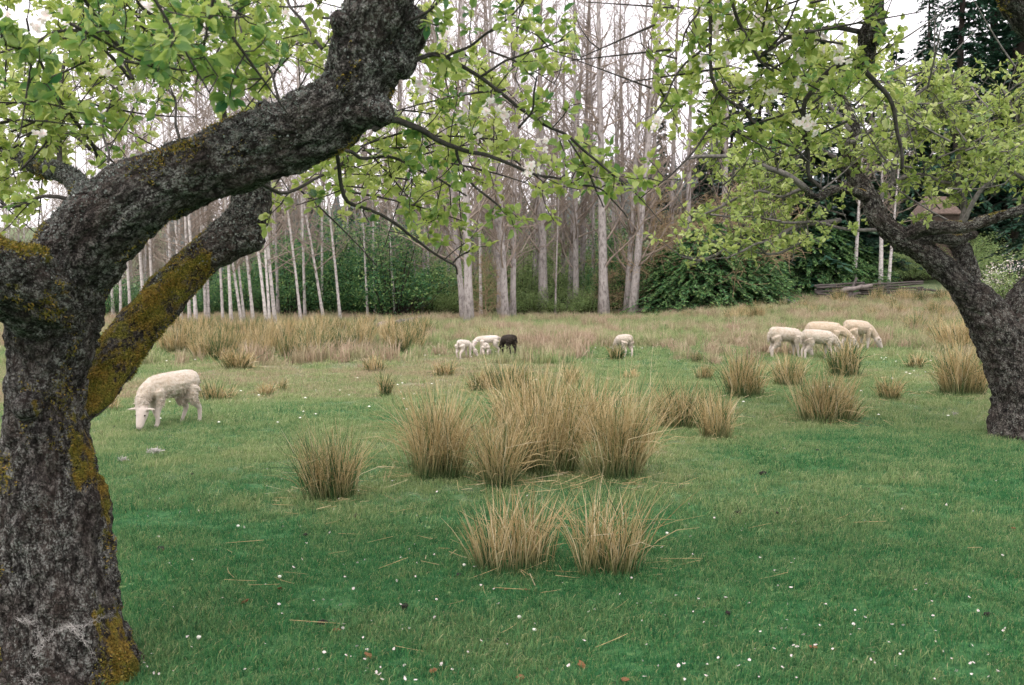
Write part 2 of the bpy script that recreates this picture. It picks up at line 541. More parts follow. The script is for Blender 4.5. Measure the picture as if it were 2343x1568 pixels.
def trunk_mat(name, base, dark, band=(1, 1, 6)):
    m, nt, b, out = new_mat(name)
    tc = N_(nt, 'ShaderNodeTexCoord')
    mp = N_(nt, 'ShaderNodeMapping'); mp.inputs['Scale'].default_value = band
    nt.links.new(tc.outputs['Object'], mp.inputs[0])
    n = tnoise(nt, mp.outputs[0], 3.5, 5, 0.7)
    n2 = tnoise(nt, tc.outputs['Object'], 0.8, 3)
    c = ramp(nt, n, [(0.36, dark), (0.52, base), (0.8, tuple(min(1, x * 1.3) for x in base))]).outputs[0]
    c = mixc(nt, math_(nt, 'MULTIPLY', n2, 0.5), c, tuple(x * 0.5 for x in base))
    nt.links.new(c, b.inputs['Base Color'])
    bump(nt, b, n, 0.5, 0.03)
    return m
M_poplar = trunk_mat('poplar_bark', (0.41, 0.375, 0.355), (0.14, 0.12, 0.115), (3, 3, 1.2))
M_birch = trunk_mat('birch_bark', (0.60, 0.56, 0.53), (0.18, 0.16, 0.15), (2, 2, 2.5))
M_birchwhite = trunk_mat('white_birch_bark', (0.62, 0.58, 0.56), (0.16, 0.14, 0.13), (1, 1, 9))
M_bare = simple_mat('bare_branch', (0.28, 0.23, 0.19), 0.9, 0.35, 2)
M_baretan = simple_mat('lichened_branch', (0.33, 0.25, 0.15), 0.9, 0.4, 3)
M_conbark = simple_mat('conifer_bark', (0.035, 0.028, 0.024), 0.9, 0.4, 5)
M_log = trunk_mat('weathered_log', (0.24, 0.21, 0.19), (0.09, 0.075, 0.065), (1.5, 1.5, 1.5))
M_rail = trunk_mat('weathered_rail', (0.10, 0.088, 0.08), (0.028, 0.025, 0.022), (0.6, 4, 4))
M_petal = simple_mat('petal', (0.70, 0.62, 0.60), 0.6, 0.1, 60)
M_blossom = leaf_mat('blossom', [(0.0, (0.80, 0.60, 0.60)), (0.5, (0.85, 0.78, 0.75)), (1.0, (0.88, 0.86, 0.84))], 0.25)
M_daisy = simple_mat('white_floret', (0.75, 0.75, 0.66), 0.7, 0.2, 50)
M_dung = simple_mat('dung', (0.018, 0.014, 0.012), 0.7, 0.4, 90, 0.01)
M_litter = simple_mat('brown_leaf', (0.17, 0.085, 0.035), 0.8, 0.4, 60)
M_straw = simple_mat('straw', (0.48, 0.36, 0.18), 0.7, 0.3, 8)
M_wooltuft = simple_mat('wool_tuft', (0.55, 0.52, 0.49), 0.95, 0.2, 60)
M_roof = simple_mat('shed_roof', (0.15, 0.11, 0.09), 0.9, 0.4, 6)
M_shedwall = simple_mat('shed_wall', (0.10, 0.075, 0.06), 0.9, 0.4, 5)
M_stone = simple_mat('grey_stone', (0.19, 0.18, 0.18), 0.9, 0.4, 9, 0.03)
M_hazewood = leaf_mat('hazed_far_conifers', [(0.0, (0.05, 0.075, 0.08)), (0.5, (0.075, 0.105, 0.105)), (1.0, (0.10, 0.135, 0.125))], 0.1)  # blue-grey: the distance haze is mixed into the foliage colour
M_moss = leaf_mat('moss_tuft', [(0.0, (0.035, 0.042, 0.010)), (0.45, (0.17, 0.155, 0.026)), (0.8, (0.34, 0.26, 0.05)), (1.0, (0.44, 0.28, 0.07))], 0.25)
M_lichen = leaf_mat('lichen_flake', [(0.0, (0.05, 0.055, 0.05)), (0.6, (0.16, 0.18, 0.165)), (1.0, (0.36, 0.39, 0.36))], 0.1, 0.9)
M_glass = simple_mat('dark_pane', (0.03, 0.035, 0.04), 0.2, 0.2, 3)

# ------------------------------------------------------------------ ground sheet
def axis(lo, hi, fine_lo, fine_hi, step, growth=1.16):
    a = list(np.arange(fine_lo, fine_hi + 1e-6, step))
    s = step
    while a[-1] < hi: s *= growth; a.append(a[-1] + s)
    s = step
    while a[0] > lo: s *= growth; a.insert(0, a[0] - s)
    return np.array(a)
gx = axis(-420, 420, -13, 15, 0.16)
gy = axis(-25, 700, 1.0, 30, 0.16, 1.06)
GX, GY = np.meshgrid(gx, gy)
GZ = gz(GX, GY)
nx, ny = len(gx), len(gy)
ii = (np.arange(ny - 1)[:, None] * nx + np.arange(nx - 1)[None, :])
Q = np.stack([ii, ii + 1, ii + nx + 1, ii + nx], -1).reshape(-1, 4)
d_at = dryness(GX, GY)
far_green = sstep(50, 54, GY.ravel())
d_at = d_at * (1 - far_green * 0.45)
ground = obj('meadow_ground', mk('meadow_ground', np.stack([GX, GY, GZ], -1).reshape(-1, 3), None, Q, M_ground, {'dry': d_at}))
tag(ground, 'grassy pasture floor running back to the wood', 'ground', kind='structure')

# ------------------------------------------------------------------ geometry-node scatter: the base mesh holds its own clumps and the points they stand on
def scatter(name, templates, pts, rot, scl, which, tone, mat):
    g = Geo()
    for k, (V, T, var) in enumerate(templates):
        g.add(V, T, None, var=var, tpl=float(k + 1), pick=0.0)
    n0 = g.n
    g.add(pts, None, None, tpl=0.0, pick=which + 1.0, scl=scl, rot=rot, tone=tone)
    me = g.mesh(name, mat)
    o = obj(name, me)
    ng = bpy.data.node_groups.new(name + '_nodes', 'GeometryNodeTree')
    ng.interface.new_socket('Geometry', in_out='INPUT', socket_type='NodeSocketGeometry')
    ng.interface.new_socket('Geometry', in_out='OUTPUT', socket_type='NodeSocketGeometry')
    nd, lk = ng.nodes, ng.links
    gi, go = nd.new('NodeGroupInput'), nd.new('NodeGroupOutput')
    join = nd.new('GeometryNodeJoinGeometry')
    def named(nm, typ):
        a = nd.new('GeometryNodeInputNamedAttribute'); a.data_type = typ; a.inputs['Name'].default_value = nm
        return a.outputs['Attribute']
    tpl, pick, sc_, ro_ = named('tpl', 'FLOAT'), named('pick', 'FLOAT'), named('scl', 'FLOAT'), named('rot', 'FLOAT_VECTOR')
    e2r = nd.new('FunctionNodeEulerToRotation'); lk.new(ro_, e2r.inputs[0])
    def is_k(src, k):
        c = nd.new('FunctionNodeCompare'); c.data_type = 'FLOAT'; c.operation = 'EQUAL'
        lk.new(src, c.inputs[0]); c.inputs[1].default_value = float(k); c.inputs['Epsilon'].default_value = 0.1
        return c.outputs[0]
    for k in range(len(templates)):
        s1 = nd.new('GeometryNodeSeparateGeometry'); s1.domain = 'POINT'
        lk.new(gi.outputs[0], s1.inputs[0]); lk.new(is_k(tpl, k + 1), s1.inputs['Selection'])
        s2 = nd.new('GeometryNodeSeparateGeometry'); s2.domain = 'POINT'
        lk.new(gi.outputs[0], s2.inputs[0]); lk.new(is_k(pick, k + 1), s2.inputs['Selection'])
        ip = nd.new('GeometryNodeInstanceOnPoints')
        lk.new(s2.outputs[0], ip.inputs['Points']); lk.new(s1.outputs[0], ip.inputs['Instance'])
        lk.new(e2r.outputs[0], ip.inputs['Rotation']); lk.new(sc_, ip.inputs['Scale'])
        lk.new(ip.outputs[0], join.inputs[0])
    lk.new(join.outputs[0], go.inputs[0])
    md = o.modifiers.new('scatter', 'NODES'); md.node_group = ng
    return o

def blade_clump(n, R, h0, h1, w, lean, seed, curl=0.5):
    r = np.random.default_rng(seed)
    a = r.uniform(0, 2 * math.pi, n); d = R * np.sqrt(r.uniform(0, 1, n))
    base = np.stack([d * np.cos(a), d * np.sin(a), np.full(n, -0.006)], 1)
    h = r.uniform(h0, h1, n)
    la = r.uniform(0, 2 * math.pi, n); lm = np.abs(r.normal(0, lean, n))
    side = np.stack([-np.sin(la + 1.2), np.cos(la + 1.2), np.zeros(n)], 1) * (w * r.uniform(0.7, 1.3, n))[:, None]
    ld = np.stack([np.cos(la), np.sin(la), np.zeros(n)], 1)
    mid = base + ld * (h * lm * 0.35)[:, None] + np.array([0, 0, 1.0]) * (h * 0.6)[:, None]
    tip = base + ld * (h * lm * (1 + curl))[:, None] + np.array([0, 0, 1.0]) * (h * np.maximum(0.25, 1 - 0.5 * lm))[:, None]
    V = np.stack([base - side, base + side, mid + side * 0.8, mid - side * 0.8, tip], 1).reshape(-1, 3)
    o = np.arange(n)[:, None] * 5
    T = np.concatenate([o + [0, 1, 2], o + [0, 2, 3], o + [3, 2, 4]], 0)
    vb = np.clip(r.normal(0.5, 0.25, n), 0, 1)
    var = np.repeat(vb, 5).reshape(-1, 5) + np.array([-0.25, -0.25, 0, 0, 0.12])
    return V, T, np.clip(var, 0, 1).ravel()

def field_points(y0, y1, dens, side=2.0):
    """uniform points over the wedge of ground the camera (and a step beside it) can see"""
    area = 0.56 * (y1 * y1 - y0 * y0) + 2 * side * (y1 - y0)
    n = int(area * dens * 1.3)
    w1 = 0.56 * y1 + side
    x = rng.uniform(-w1, w1, n * 2); y = rng.uniform(y0, y1, n * 2)
    k = np.abs(x) < 0.56 * y + side
    x, y = x[k], y[k]
    m = int(area * dens)
    return x[:m], y[:m]

tpls = [blade_clump(46, 0.085, 0.022, 0.055, 0.0019, 0.75, s) for s in (1, 2, 3)] + [blade_clump(30, 0.09, 0.03, 0.085, 0.0019, 0.6, s) for s in (4, 5)]
PX, PY, PS, PW = [], [], [], []
for y0, y1, dens, s0, s1 in ((2.6, 7.0, 330, 0.75, 1.1), (7.0, 12.0, 170, 0.9, 1.35), (12.0, 20.0, 70, 1.1, 1.8), (20, 30, 26, 1.4, 2.4)):
    x, y = field_points(y0, y1, dens)
    PX.append(x); PY.append(y); PS.append(rng.uniform(s0, s1, len(x))); PW.append(rng.choice(5, len(x), p=[.25, .25, .25, .125, .125]))
PX, PY, PS, PW = map(np.concatenate, (PX, PY, PS, PW))
tone = np.clip(dryness(PX, PY) * 0.9 + rng.normal(0, 0.13, len(PX)) + 0.03, 0, 1)
patch = fbm(np.stack([PX, PY, PX * 0], 1) / 0.55, 2, 77)
PS = PS * (1 + 0.25 * patch)
tone = np.clip(tone + 0.10 * patch, 0, 1)
rot = np.stack([rng.normal(0, 0.08, len(PX)), rng.normal(0, 0.08, len(PX)), rng.uniform(0, 6.283, len(PX))], 1)
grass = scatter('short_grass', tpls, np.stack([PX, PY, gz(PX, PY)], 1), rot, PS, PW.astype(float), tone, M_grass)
tag(grass, 'short grazed green turf covering the pasture', 'grass', kind='stuff')

# clover and plantain rosettes low in the turf
def rosette_tpl(seed, n=8):
    r = np.random.default_rng(seed)
    a = np.arange(n) * 2.4 + r.uniform(-.3, .3, n); L = r.uniform(.018, .04, n)
    d = np.stack([np.cos(a), np.sin(a), r.uniform(.15, .5, n)], 1); s_ = np.stack([-np.sin(a), np.cos(a), 0 * a], 1)
    V = np.stack([0 * d, d * (L * .55)[:, None] + s_ * (L * .3)[:, None], d * L[:, None] * [1, 1, .8], d * (L * .55)[:, None] - s_ * (L * .3)[:, None]], 1) + [0, 0, .012]
    o_ = np.arange(n)[:, None] * 4
    return V.reshape(-1, 3), np.concatenate([o_ + [0, 1, 2], o_ + [0, 2, 3]]), np.repeat(np.clip(r.normal(.62, .12, n), 0, 1), 4)
x, y = field_points(2.8, 11.0, 34)
k = fbm(np.stack([x, y, x * 0], 1) / .7, 2, 91) + rng.normal(0, .25, len(x)) > .15
x, y = x[k], y[k]
weeds = scatter('clover_weeds', [rosette_tpl(s) for s in (1, 2, 3)], np.stack([x, y, gz(x, y)], 1), np.stack([rng.normal(0, .2, len(x)), rng.normal(0, .2, len(x)), rng.uniform(0, 6.28, len(x))], 1), rng.uniform(.35, .8, len(x)), rng.integers(0, 3, len(x)).astype(float), rng.uniform(0, .3, len(x)), M_grass)
tag(weeds, 'small broad-leaved weeds scattered through the near turf', 'weeds', kind='stuff')

# rough dead grass of the back of the field
tpl2 = [blade_clump(44, 0.28, 0.10, 0.34, 0.0070, 0.7, s, 0.9) for s in (11, 12)] + [blade_clump(52, 0.16, 0.18, 0.46, 0.0060, 0.32, s, 0.7) for s in (13, 14)]
x, y = field_points(21.0, 54.0, 16.0, 3.0)
dr = dryness(x, y)
k = rng.uniform(0, 1, len(x)) < np.clip(dr * 1.8 - 0.55, 0, 1) * np.where(y > 46, 0.6, 1) * (1 - .62 * sstep(-.5, -2.5, x) * sstep(42, 36, y))
for (ax_, ay_, rr_) in ((1060, 822, 1.1), (1115, 818, 1.3), (1160, 814, 1.0), (1424, 822, 1.2), (1797, 822, 1.4), (1880, 824, 1.6), (1965, 806, 1.4)):
    sp_ = ground_pt(ax_, ay_)
    k &= np.hypot(x - sp_[0], y - sp_[1] + 0.5) > rr_
x, y, dr = x[k], y[k], dr[k]
n = fbm(np.stack([x, y, x * 0], 1) / 1.7, 2, 31)
tone = np.clip(0.72 + 0.3 * n + rng.normal(0, 0.14, len(x)), 0.2, 1)
rot = np.stack([rng.normal(0, 0.12, len(x)), rng.normal(0, 0.12, len(x)), rng.uniform(0, 6.283, len(x))], 1)
rough_grass = scatter('rough_grass', tpl2, np.stack([x, y, gz(x, y)], 1), rot, rng.uniform(0.6, 1.15, len(x)) * (1 + 0.3 * n), rng.integers(0, 4, len(x)).astype(float), tone, M_grass)
tag(rough_grass, 'matted tan dead grass along the edge of the wood', 'grass', kind='stuff')

# ------------------------------------------------------------------ apple trees
LEAF_V = np.array([[0, 0, 0], [.30, .27, .07], [.30, 0, 0], [.30, -.27, .07], [.68, .24, .04], [.68, 0, -.03], [.68, -.24, .04], [1, 0, -.12]])
LEAF_T = np.array([[0, 2, 1], [0, 3, 2], [4, 5, 7], [5, 6, 7]])
LEAF_Q = np.array([[1, 2, 5, 4], [2, 3, 6, 5]])

def frames(d, up):
    d = norm(d); y = norm(np.cross(up, d)); z = np.cross(d, y)
    return np.stack([d, y, z], -1)            # columns

def add_leaves(g, pos, d, up, ln, var):
    n = len(pos)
    if n == 0: return
    R = frames(d, up)
    c = LEAF_V.copy()
    V = np.einsum('nij,kj->nki', R, c) * ln[:, None, None] + pos[:, None, :]
    o = np.arange(n)[:, None, None] * 8
    g.add(V.reshape(-1, 3), (LEAF_T[None] + o).reshape(-1, 3), (LEAF_Q[None] + o).reshape(-1, 4), var=np.repeat(var, 8))

def sprout(path, n, l0, l1, up=0.25, npts=4, t0=0.12, fwd=0.5, side=1.0):
    """n short shoots growing off a path"""
    t = rng.uniform(t0, 1.0, n) * (len(path) - 1)
    i = np.minimum(t.astype(int), len(path) - 2); f = (t - i)[:, None]
    p = path[i] * (1 - f) + path[i + 1] * f
    T = norm(path[i + 1] - path[i])
    r = norm(rng.normal(0, 1, (n, 3)))
    r = norm(r - T * np.sum(r * T, 1, keepdims=True))
    d = norm(r * side + T * fwd + np.array([0, 0, up]))
    L = rng.uniform(l0, l1, n)
    out = [p]
    for k in range(npts - 1):
        d = norm(d + rng.normal(0, 0.28, (n, 3)) + np.array([0, 0, 0.08]))
        out.append(out[-1] + d * (L / (npts - 1))[:, None])
    return np.stack(out, 1)

def rosettes(tw, per, k0, k1, l0, l1, t0=0.25):
    """leaf rosettes on shoots (N,n,3): positions, directions, up vectors, lengths"""
    N, n, _ = tw.shape
    m = N * per
    s = np.repeat(np.arange(N), per)
    t = rng.uniform(t0, 1, m); t[::per] = 1.0
    t = t * (n - 1)
    i = np.minimum(t.astype(int), n - 2); f = (t - i)[:, None]
    p = tw[s, i] * (1 - f) + tw[s, i + 1] * f
    ax = norm(norm(tw[s, i + 1] - tw[s, i]) * 0.6 + rng.normal(0, 0.5, (m, 3)) + np.array([0, 0, 0.45]))
    cnt = rng.integers(k0, k1 + 1, m)
    q = np.repeat(np.arange(m), cnt)
    M = len(q)
    a1 = norm(np.cross(ax[q], rng.normal(0, 1, (M, 3))))
    el = rng.uniform(0.15, 1.0, M)[:, None]
    d = norm(ax[q] * el + a1 + np.array([0, 0, -0.12]))
    up = norm(ax[q] + rng.normal(0, 0.45, (M, 3)) + np.array([0, 0, 0.5]))
    ln = rng.uniform(l0, l1, M)
    return p[q] + d * (0.008 + 0.012 * rng.uniform(0, 1, M))[:, None], d, up, ln, q

# blossom: five cupped petals
def blossom_mesh(name, seed):
    r = np.random.default_rng(seed)
    g = Geo()
    for c in range(r.integers(3, 6)):
        cen = r.normal(0, 0.017, 3) + [0, 0, 0.012]
        ax = norm(r.normal(0, 0.6, 3) + [0, 0, 0.9])
        t1 = norm(np.cross(ax, [1, 0.2, 0.1])); t2 = np.cross(ax, t1)
        for k in range(5):
            a = k * 2 * math.pi / 5 + r.uniform(-.2, .2)
            d = math.cos(a) * t1 + math.sin(a) * t2; s = -math.sin(a) * t1 + math.cos(a) * t2
            L = 0.021 * r.uniform(0.85, 1.15); cup = r.uniform(0.1, 0.6)
            V = np.array([cen, cen + d * L * .5 + s * L * .38 + ax * L * cup * .3, cen + d * L * .95 + s * L * .25 + ax * L * cup * .8, cen + d * L * .95 - s * L * .25 + ax * L * cup * .8, cen + d * L * .5 - s * L * .38 + ax * L * cup * .3])
            g.add(V, [[0, 1, 4]], [[1, 2, 3, 4]], var=np.array([0.1, .6, .9, .9, .6]) * r.uniform(0.7, 1.1))
    return g.mesh(name, M_blossom)
BLOSSOM = [blossom_mesh('blossom', s) for s in range(6)]

def leaf_part_meshes(mat, nvar=8):
    out = []
    for k in range(nvar):
        g = Geo()
        V = LEAF_V * np.array([1, 0.85 + 0.3 * rng.uniform(), 1]) + np.array([0, 0, 1]) * (LEAF_V[:, :1] ** 2) * rng.uniform(-0.35, 0.1)
        g.add(V, LEAF_T, LEAF_Q, var=np.clip(np.full(8, (k + 0.5) / nvar) + np.array([-.1, 0, -.08, 0, .03, -.05, .03, .08]), 0, 1))
        out.append(g.mesh('leaf', mat))
    return out

def limb_skin(limbs, voxel, amp, seed, mossf, sides=14):
    """limbs: list of (points (n,3), radii) -> skin V,Q with barkco and moss attributes"""
    g = Geo(); S, SR, SA_, ST = [], [], [], []
    s_off = 0
    for pts, rad in limbs:
        path, r = smooth_path(pts, 7, rad)
        wob = fbm(path * 2.5 + seed, 2, seed)
        r = r * (1 + 0.07 * wob)
        V, T, Q = one_tube(path, r, sides)
        g.add(V, T, Q)
        S.append(path); SR.append(r)
        seg = np.concatenate([[0], np.cumsum(np.linalg.norm(np.diff(path, axis=0), axis=1))])
        SA_.append(seg + s_off); ST.append(norm(np.gradient(path, axis=0)))
        s_off += seg[-1] + 3.0
    V, N, Q = voxel_union(g, voxel, 5)
    S = np.concatenate(S); SR = np.concatenate(SR); SA_ = np.concatenate(SA_); ST = np.concatenate(ST)
    best = np.full(len(V), 1e9); bi = np.zeros(len(V), int)
    for i in range(len(S)):
        dd = np.linalg.norm(V - S[i], axis=1) / SR[i]
        k = dd < best; best[k] = dd[k]; bi[k] = i
    T = ST[bi]; rel = V - S[bi]
    along = SA_[bi] + np.sum(rel * T, 1)
    rp = rel - T * np.sum(rel * T, 1, keepdims=True)
    ref = np.where(np.abs(T[:, 1:2]) > 0.9, np.array([[1.0, 0, 0]]), np.array([[0, 1.0, 0]]))
    e1 = norm(np.cross(T, ref)); e2 = np.cross(T, e1)
    bc = np.stack([np.sum(rp * e1, 1), np.sum(rp * e2, 1), along * 0.6], 1)
    rough = SR[bi]
    d = 0.6 * fbm(bc * 18, 3, seed + 1) + 0.7 * np.minimum(np.abs(fbm(bc * 13, 2, seed + 2)) * 3, 0.6) - 0.3 + 0.6 * fbm(V * 5.5, 2, seed + 3) + 0.5 * np.round(fbm(bc * 26, 2, seed + 5) * 2) / 2
    moss = mossf(V, N, bi)
    V2 = V + N * (d * amp * np.clip(rough / 0.15, 0.25, 1.2))[:, None] + N * (0.008 * np.clip(moss, 0, 1))[:, None]
    return V2, N, Q, bc, moss

def px_limb(pts):
    """[(x, y, depth, width_px)] -> points, radii"""
    p = np.array([P(a[0], a[1], a[2]) for a in pts])
    r = np.array([0.5 * a[3] * np.linalg.norm(P(a[0] + 1, a[1], a[2]) - P(a[0], a[1], a[2])) for a in pts])
    return p, r

def surf_scatter(V, N, Q, w, n, seed):
    """random surface points weighted by per-vertex w"""
    r = np.random.default_rng(seed)
    fw = w[Q].mean(1)
    fw = fw / fw.sum()
    f = r.choice(len(Q), n, p=fw)
    b = r.dirichlet([1, 1, 1, 1], n)
    return np.einsum('nk,nki->ni', b, V[Q[f]]), norm(np.einsum('nk,nki->ni', b, N[Q[f]]))

# ---- the big leaning apple tree beside the camera
base = ground_pt(158, 1545)
yb = base[1]
trunk_l = px_limb([(165, 1640, yb, 330), (160, 1545, yb, 304), (146, 1430, yb - .02, 262), (130, 1270, yb - .02, 234), (114, 1100, yb, 216), (104, 940, yb, 172), (112, 820, yb, 176), (124, 720, yb, 200), (136, 650, yb - .03, 200)])
limb_main = px_limb([(116, 800, yb, 180), (136, 660, yb - .05, 195), (210, 545, yb - .12, 182), (320, 452, yb - .2, 166), (450, 390, yb - .25, 160), (590, 340, yb - .3, 160), (720, 285, yb - .34, 168), (812, 205, yb - .38, 158), (842, 110, yb - .42, 156), (868, 20, yb - .48, 154), (905, -90, yb - .55, 140), (985, -230, yb - .6, 130)])
limb_moss = px_limb([(120, 985, yb + .05, 96), (210, 900, yb + .25, 98), (298, 772, yb + .5, 96), (385, 672, yb + .7, 94), (462, 592, yb + .85, 90), (526, 545, yb + .95, 98), (566, 500, yb + 1.0, 96), (576, 440, yb + 1.05, 86), (562, 370, yb + 1.1, 76)])
limb_left = px_limb([(130, 720, yb, 190), (70, 660, yb - .25, 180), (-30, 625, yb - .5, 165), (-160, 590, yb - .8, 150), (-330, 500, yb - 1.1, 120)])
knob1 = px_limb([(880, 130, yb - .4, 150), (930, 70, yb - .42, 110), (960, 40, yb - .45, 70)])
knob2 = px_limb([(800, 250, yb - .4, 110), (862, 256, yb - .45, 74), (885, 262, yb - .5, 44)])
knob5 = px_limb([(610, 270, yb - .3, 70), (600, 236, yb - .3, 36)])
knob7 = px_limb([(60, 930, yb - .18, 70), (50, 935, yb - .25, 44)])
knob8 = px_limb([(790, 60, yb - .5, 70), (770, 40, yb - .55, 40)])
knob3 = px_limb([(560, 545, yb + .95, 90), (592, 552, yb + .95, 56)])
limb_side = px_limb([(215, 480, yb - .1, 70), (160, 405, yb + .5, 46), (80, 378, yb + 1.0, 40), (0, 345, yb + 1.4, 36), (-120, 300, yb + 1.8, 30)])
limb_arch = px_limb([(905, -90, yb - .55, 130), (1060, -330, yb - .45, 110), (1350, -430, yb - .2, 96), (1650, -420, yb + .1, 84), (1880, -300, yb + .35, 74), (1975, -130, yb + .45, 58), (1998, -20, yb + .45, 46), (2002, 40, yb + .45, 44), (2006, 96, yb + .45, 40)])
stub_a = px_limb([(2000, 55, yb + .46, 40), (1984, 85, yb + .5, 40), (1984, 150, yb + .52, 36)])
arch_b = px_limb([(1650, -420, yb + .1, 80), (2000, -360, yb + .2, 90), (2260, -180, yb + .2, 110), (2340, -20, yb + .2, 110), (2400, 60, yb + .25, 110), (2520, 140, yb + .3, 90)])

def moss_left(V, N, bi):
    q = proj(V)
    x, y, dp = q[:, 0], q[:, 1], q[:, 2]
    m = np.zeros(len(V))
    onl = (dp > yb + .12) & (y < 980) & (x > 150) & (x < 520) & (y > 480)
    edge = sstep(0.3, -0.75, N[:, 2] * 0.3 - N[:, 0] * 0.2)
    m = np.where(onl, (0.74 - 0.8 * sstep(-0.1, -0.9, N[:, 2]) - 0.5 * sstep(0.5, 1.0, N[:, 2])) * (1 - .8 * sstep(470, 500, x + 25 * fbm(V * 9, 2, 4))), m)
    tr = (dp < yb + .12) & (y > 560)
    m = np.where(tr, 0.62 * sstep(0.55, 0.95, N[:, 0]) * (0.35 + 0.65 * np.exp(-((y - 1080) / 120.0) ** 2) + 0.9 * sstep(1330, 1480, y)), m)
    lf = (x < 110) & (y < 650) & (y > 500)
    m = np.where(lf, 0.7 * sstep(0.2, 0.7, N[:, 2]), m)
    return np.clip(m, 0, 1)

LV, LN, LQ, LBC, LMOSS = limb_skin([trunk_l, limb_main, limb_moss, limb_left, knob1, knob2, knob3, knob5, knob7, knob8, limb_side, limb_arch, stub_a, arch_b], 0.0125, 0.021, 3, moss_left)
apple = empty('apple_tree', base, 'old apple tree with thick mossy trunk and limb arching over the camera', 'tree')
ob = np.array(base)
trunk_o = obj('trunk', mk('trunk', LV - ob, None, LQ, M_bark, {'barkco': LBC, 'moss': LMOSS}), apple)
trunk_bvh = BVHTree.FromPolygons([tuple(v) for v in LV], [tuple(int(i) for i in q) for q in LQ])

# moss cushions and lichen flakes
pp, nn_ = surf_scatter(LV, LN, LQ, np.clip(LMOSS - 0.5 + 0.9 * fbm(LBC * 9, 3, 5), 0, 1) + 1e-7, 16000, 8)
def tufts(pp, nn_, h0, h1, w, seed):
    r = np.random.default_rng(seed); n = len(pp)
    d = norm(nn_ + r.normal(0, 0.55, (n, 3))); s = norm(np.cross(d, r.normal(0, 1, (n, 3)))) * w
    h = r.uniform(h0, h1, n)[:, None]
    V = np.stack([pp - s, pp + s, pp + d * h], 1).reshape(-1, 3)
    return V, np.arange(3 * n).reshape(-1, 3), np.repeat(np.clip(r.normal(.5, .25, n), 0, 1), 3)
g = Geo(); V, T, v = tufts(pp, nn_, 0.006, 0.017, 0.0035, 4); g.add(V, T, var=v)
tag(obj('moss', g.mesh('moss', M_moss, ob), apple), kind='stuff')
wl_ = np.clip(LN[:, 2] * 0.8 + 0.35 + 0.5 * fbm(LBC * 8, 2, 9), 0, 1) * (1 - LMOSS) * sstep(1.55, 2.0, LV[:, 2])
pp, nn_ = surf_scatter(LV, LN, LQ, wl_ + 1e-6, 22000, 18)
r_ = np.random.default_rng(6); n = len(pp)
d = norm(nn_ * 0.5 + r_.normal(0, 0.6, (n, 3))); s = norm(np.cross(nn_, d)) * r_.uniform(0.0016, 0.005, (n, 1)); h = r_.uniform(0.004, 0.012, (n, 1))
V = np.stack([pp - s * .5, pp + s * .5, pp + d * h + s, pp + d * h * 1.1 - s], 1).reshape(-1, 3)
g = Geo(); g.add(V, None, np.arange(4 * n).reshape(-1, 4), var=np.repeat(np.clip(r_.normal(.45, .25, n), 0, 1), 4))
tag(obj('lichen', g.mesh('lichen', M_lichen, ob), apple), kind='stuff')

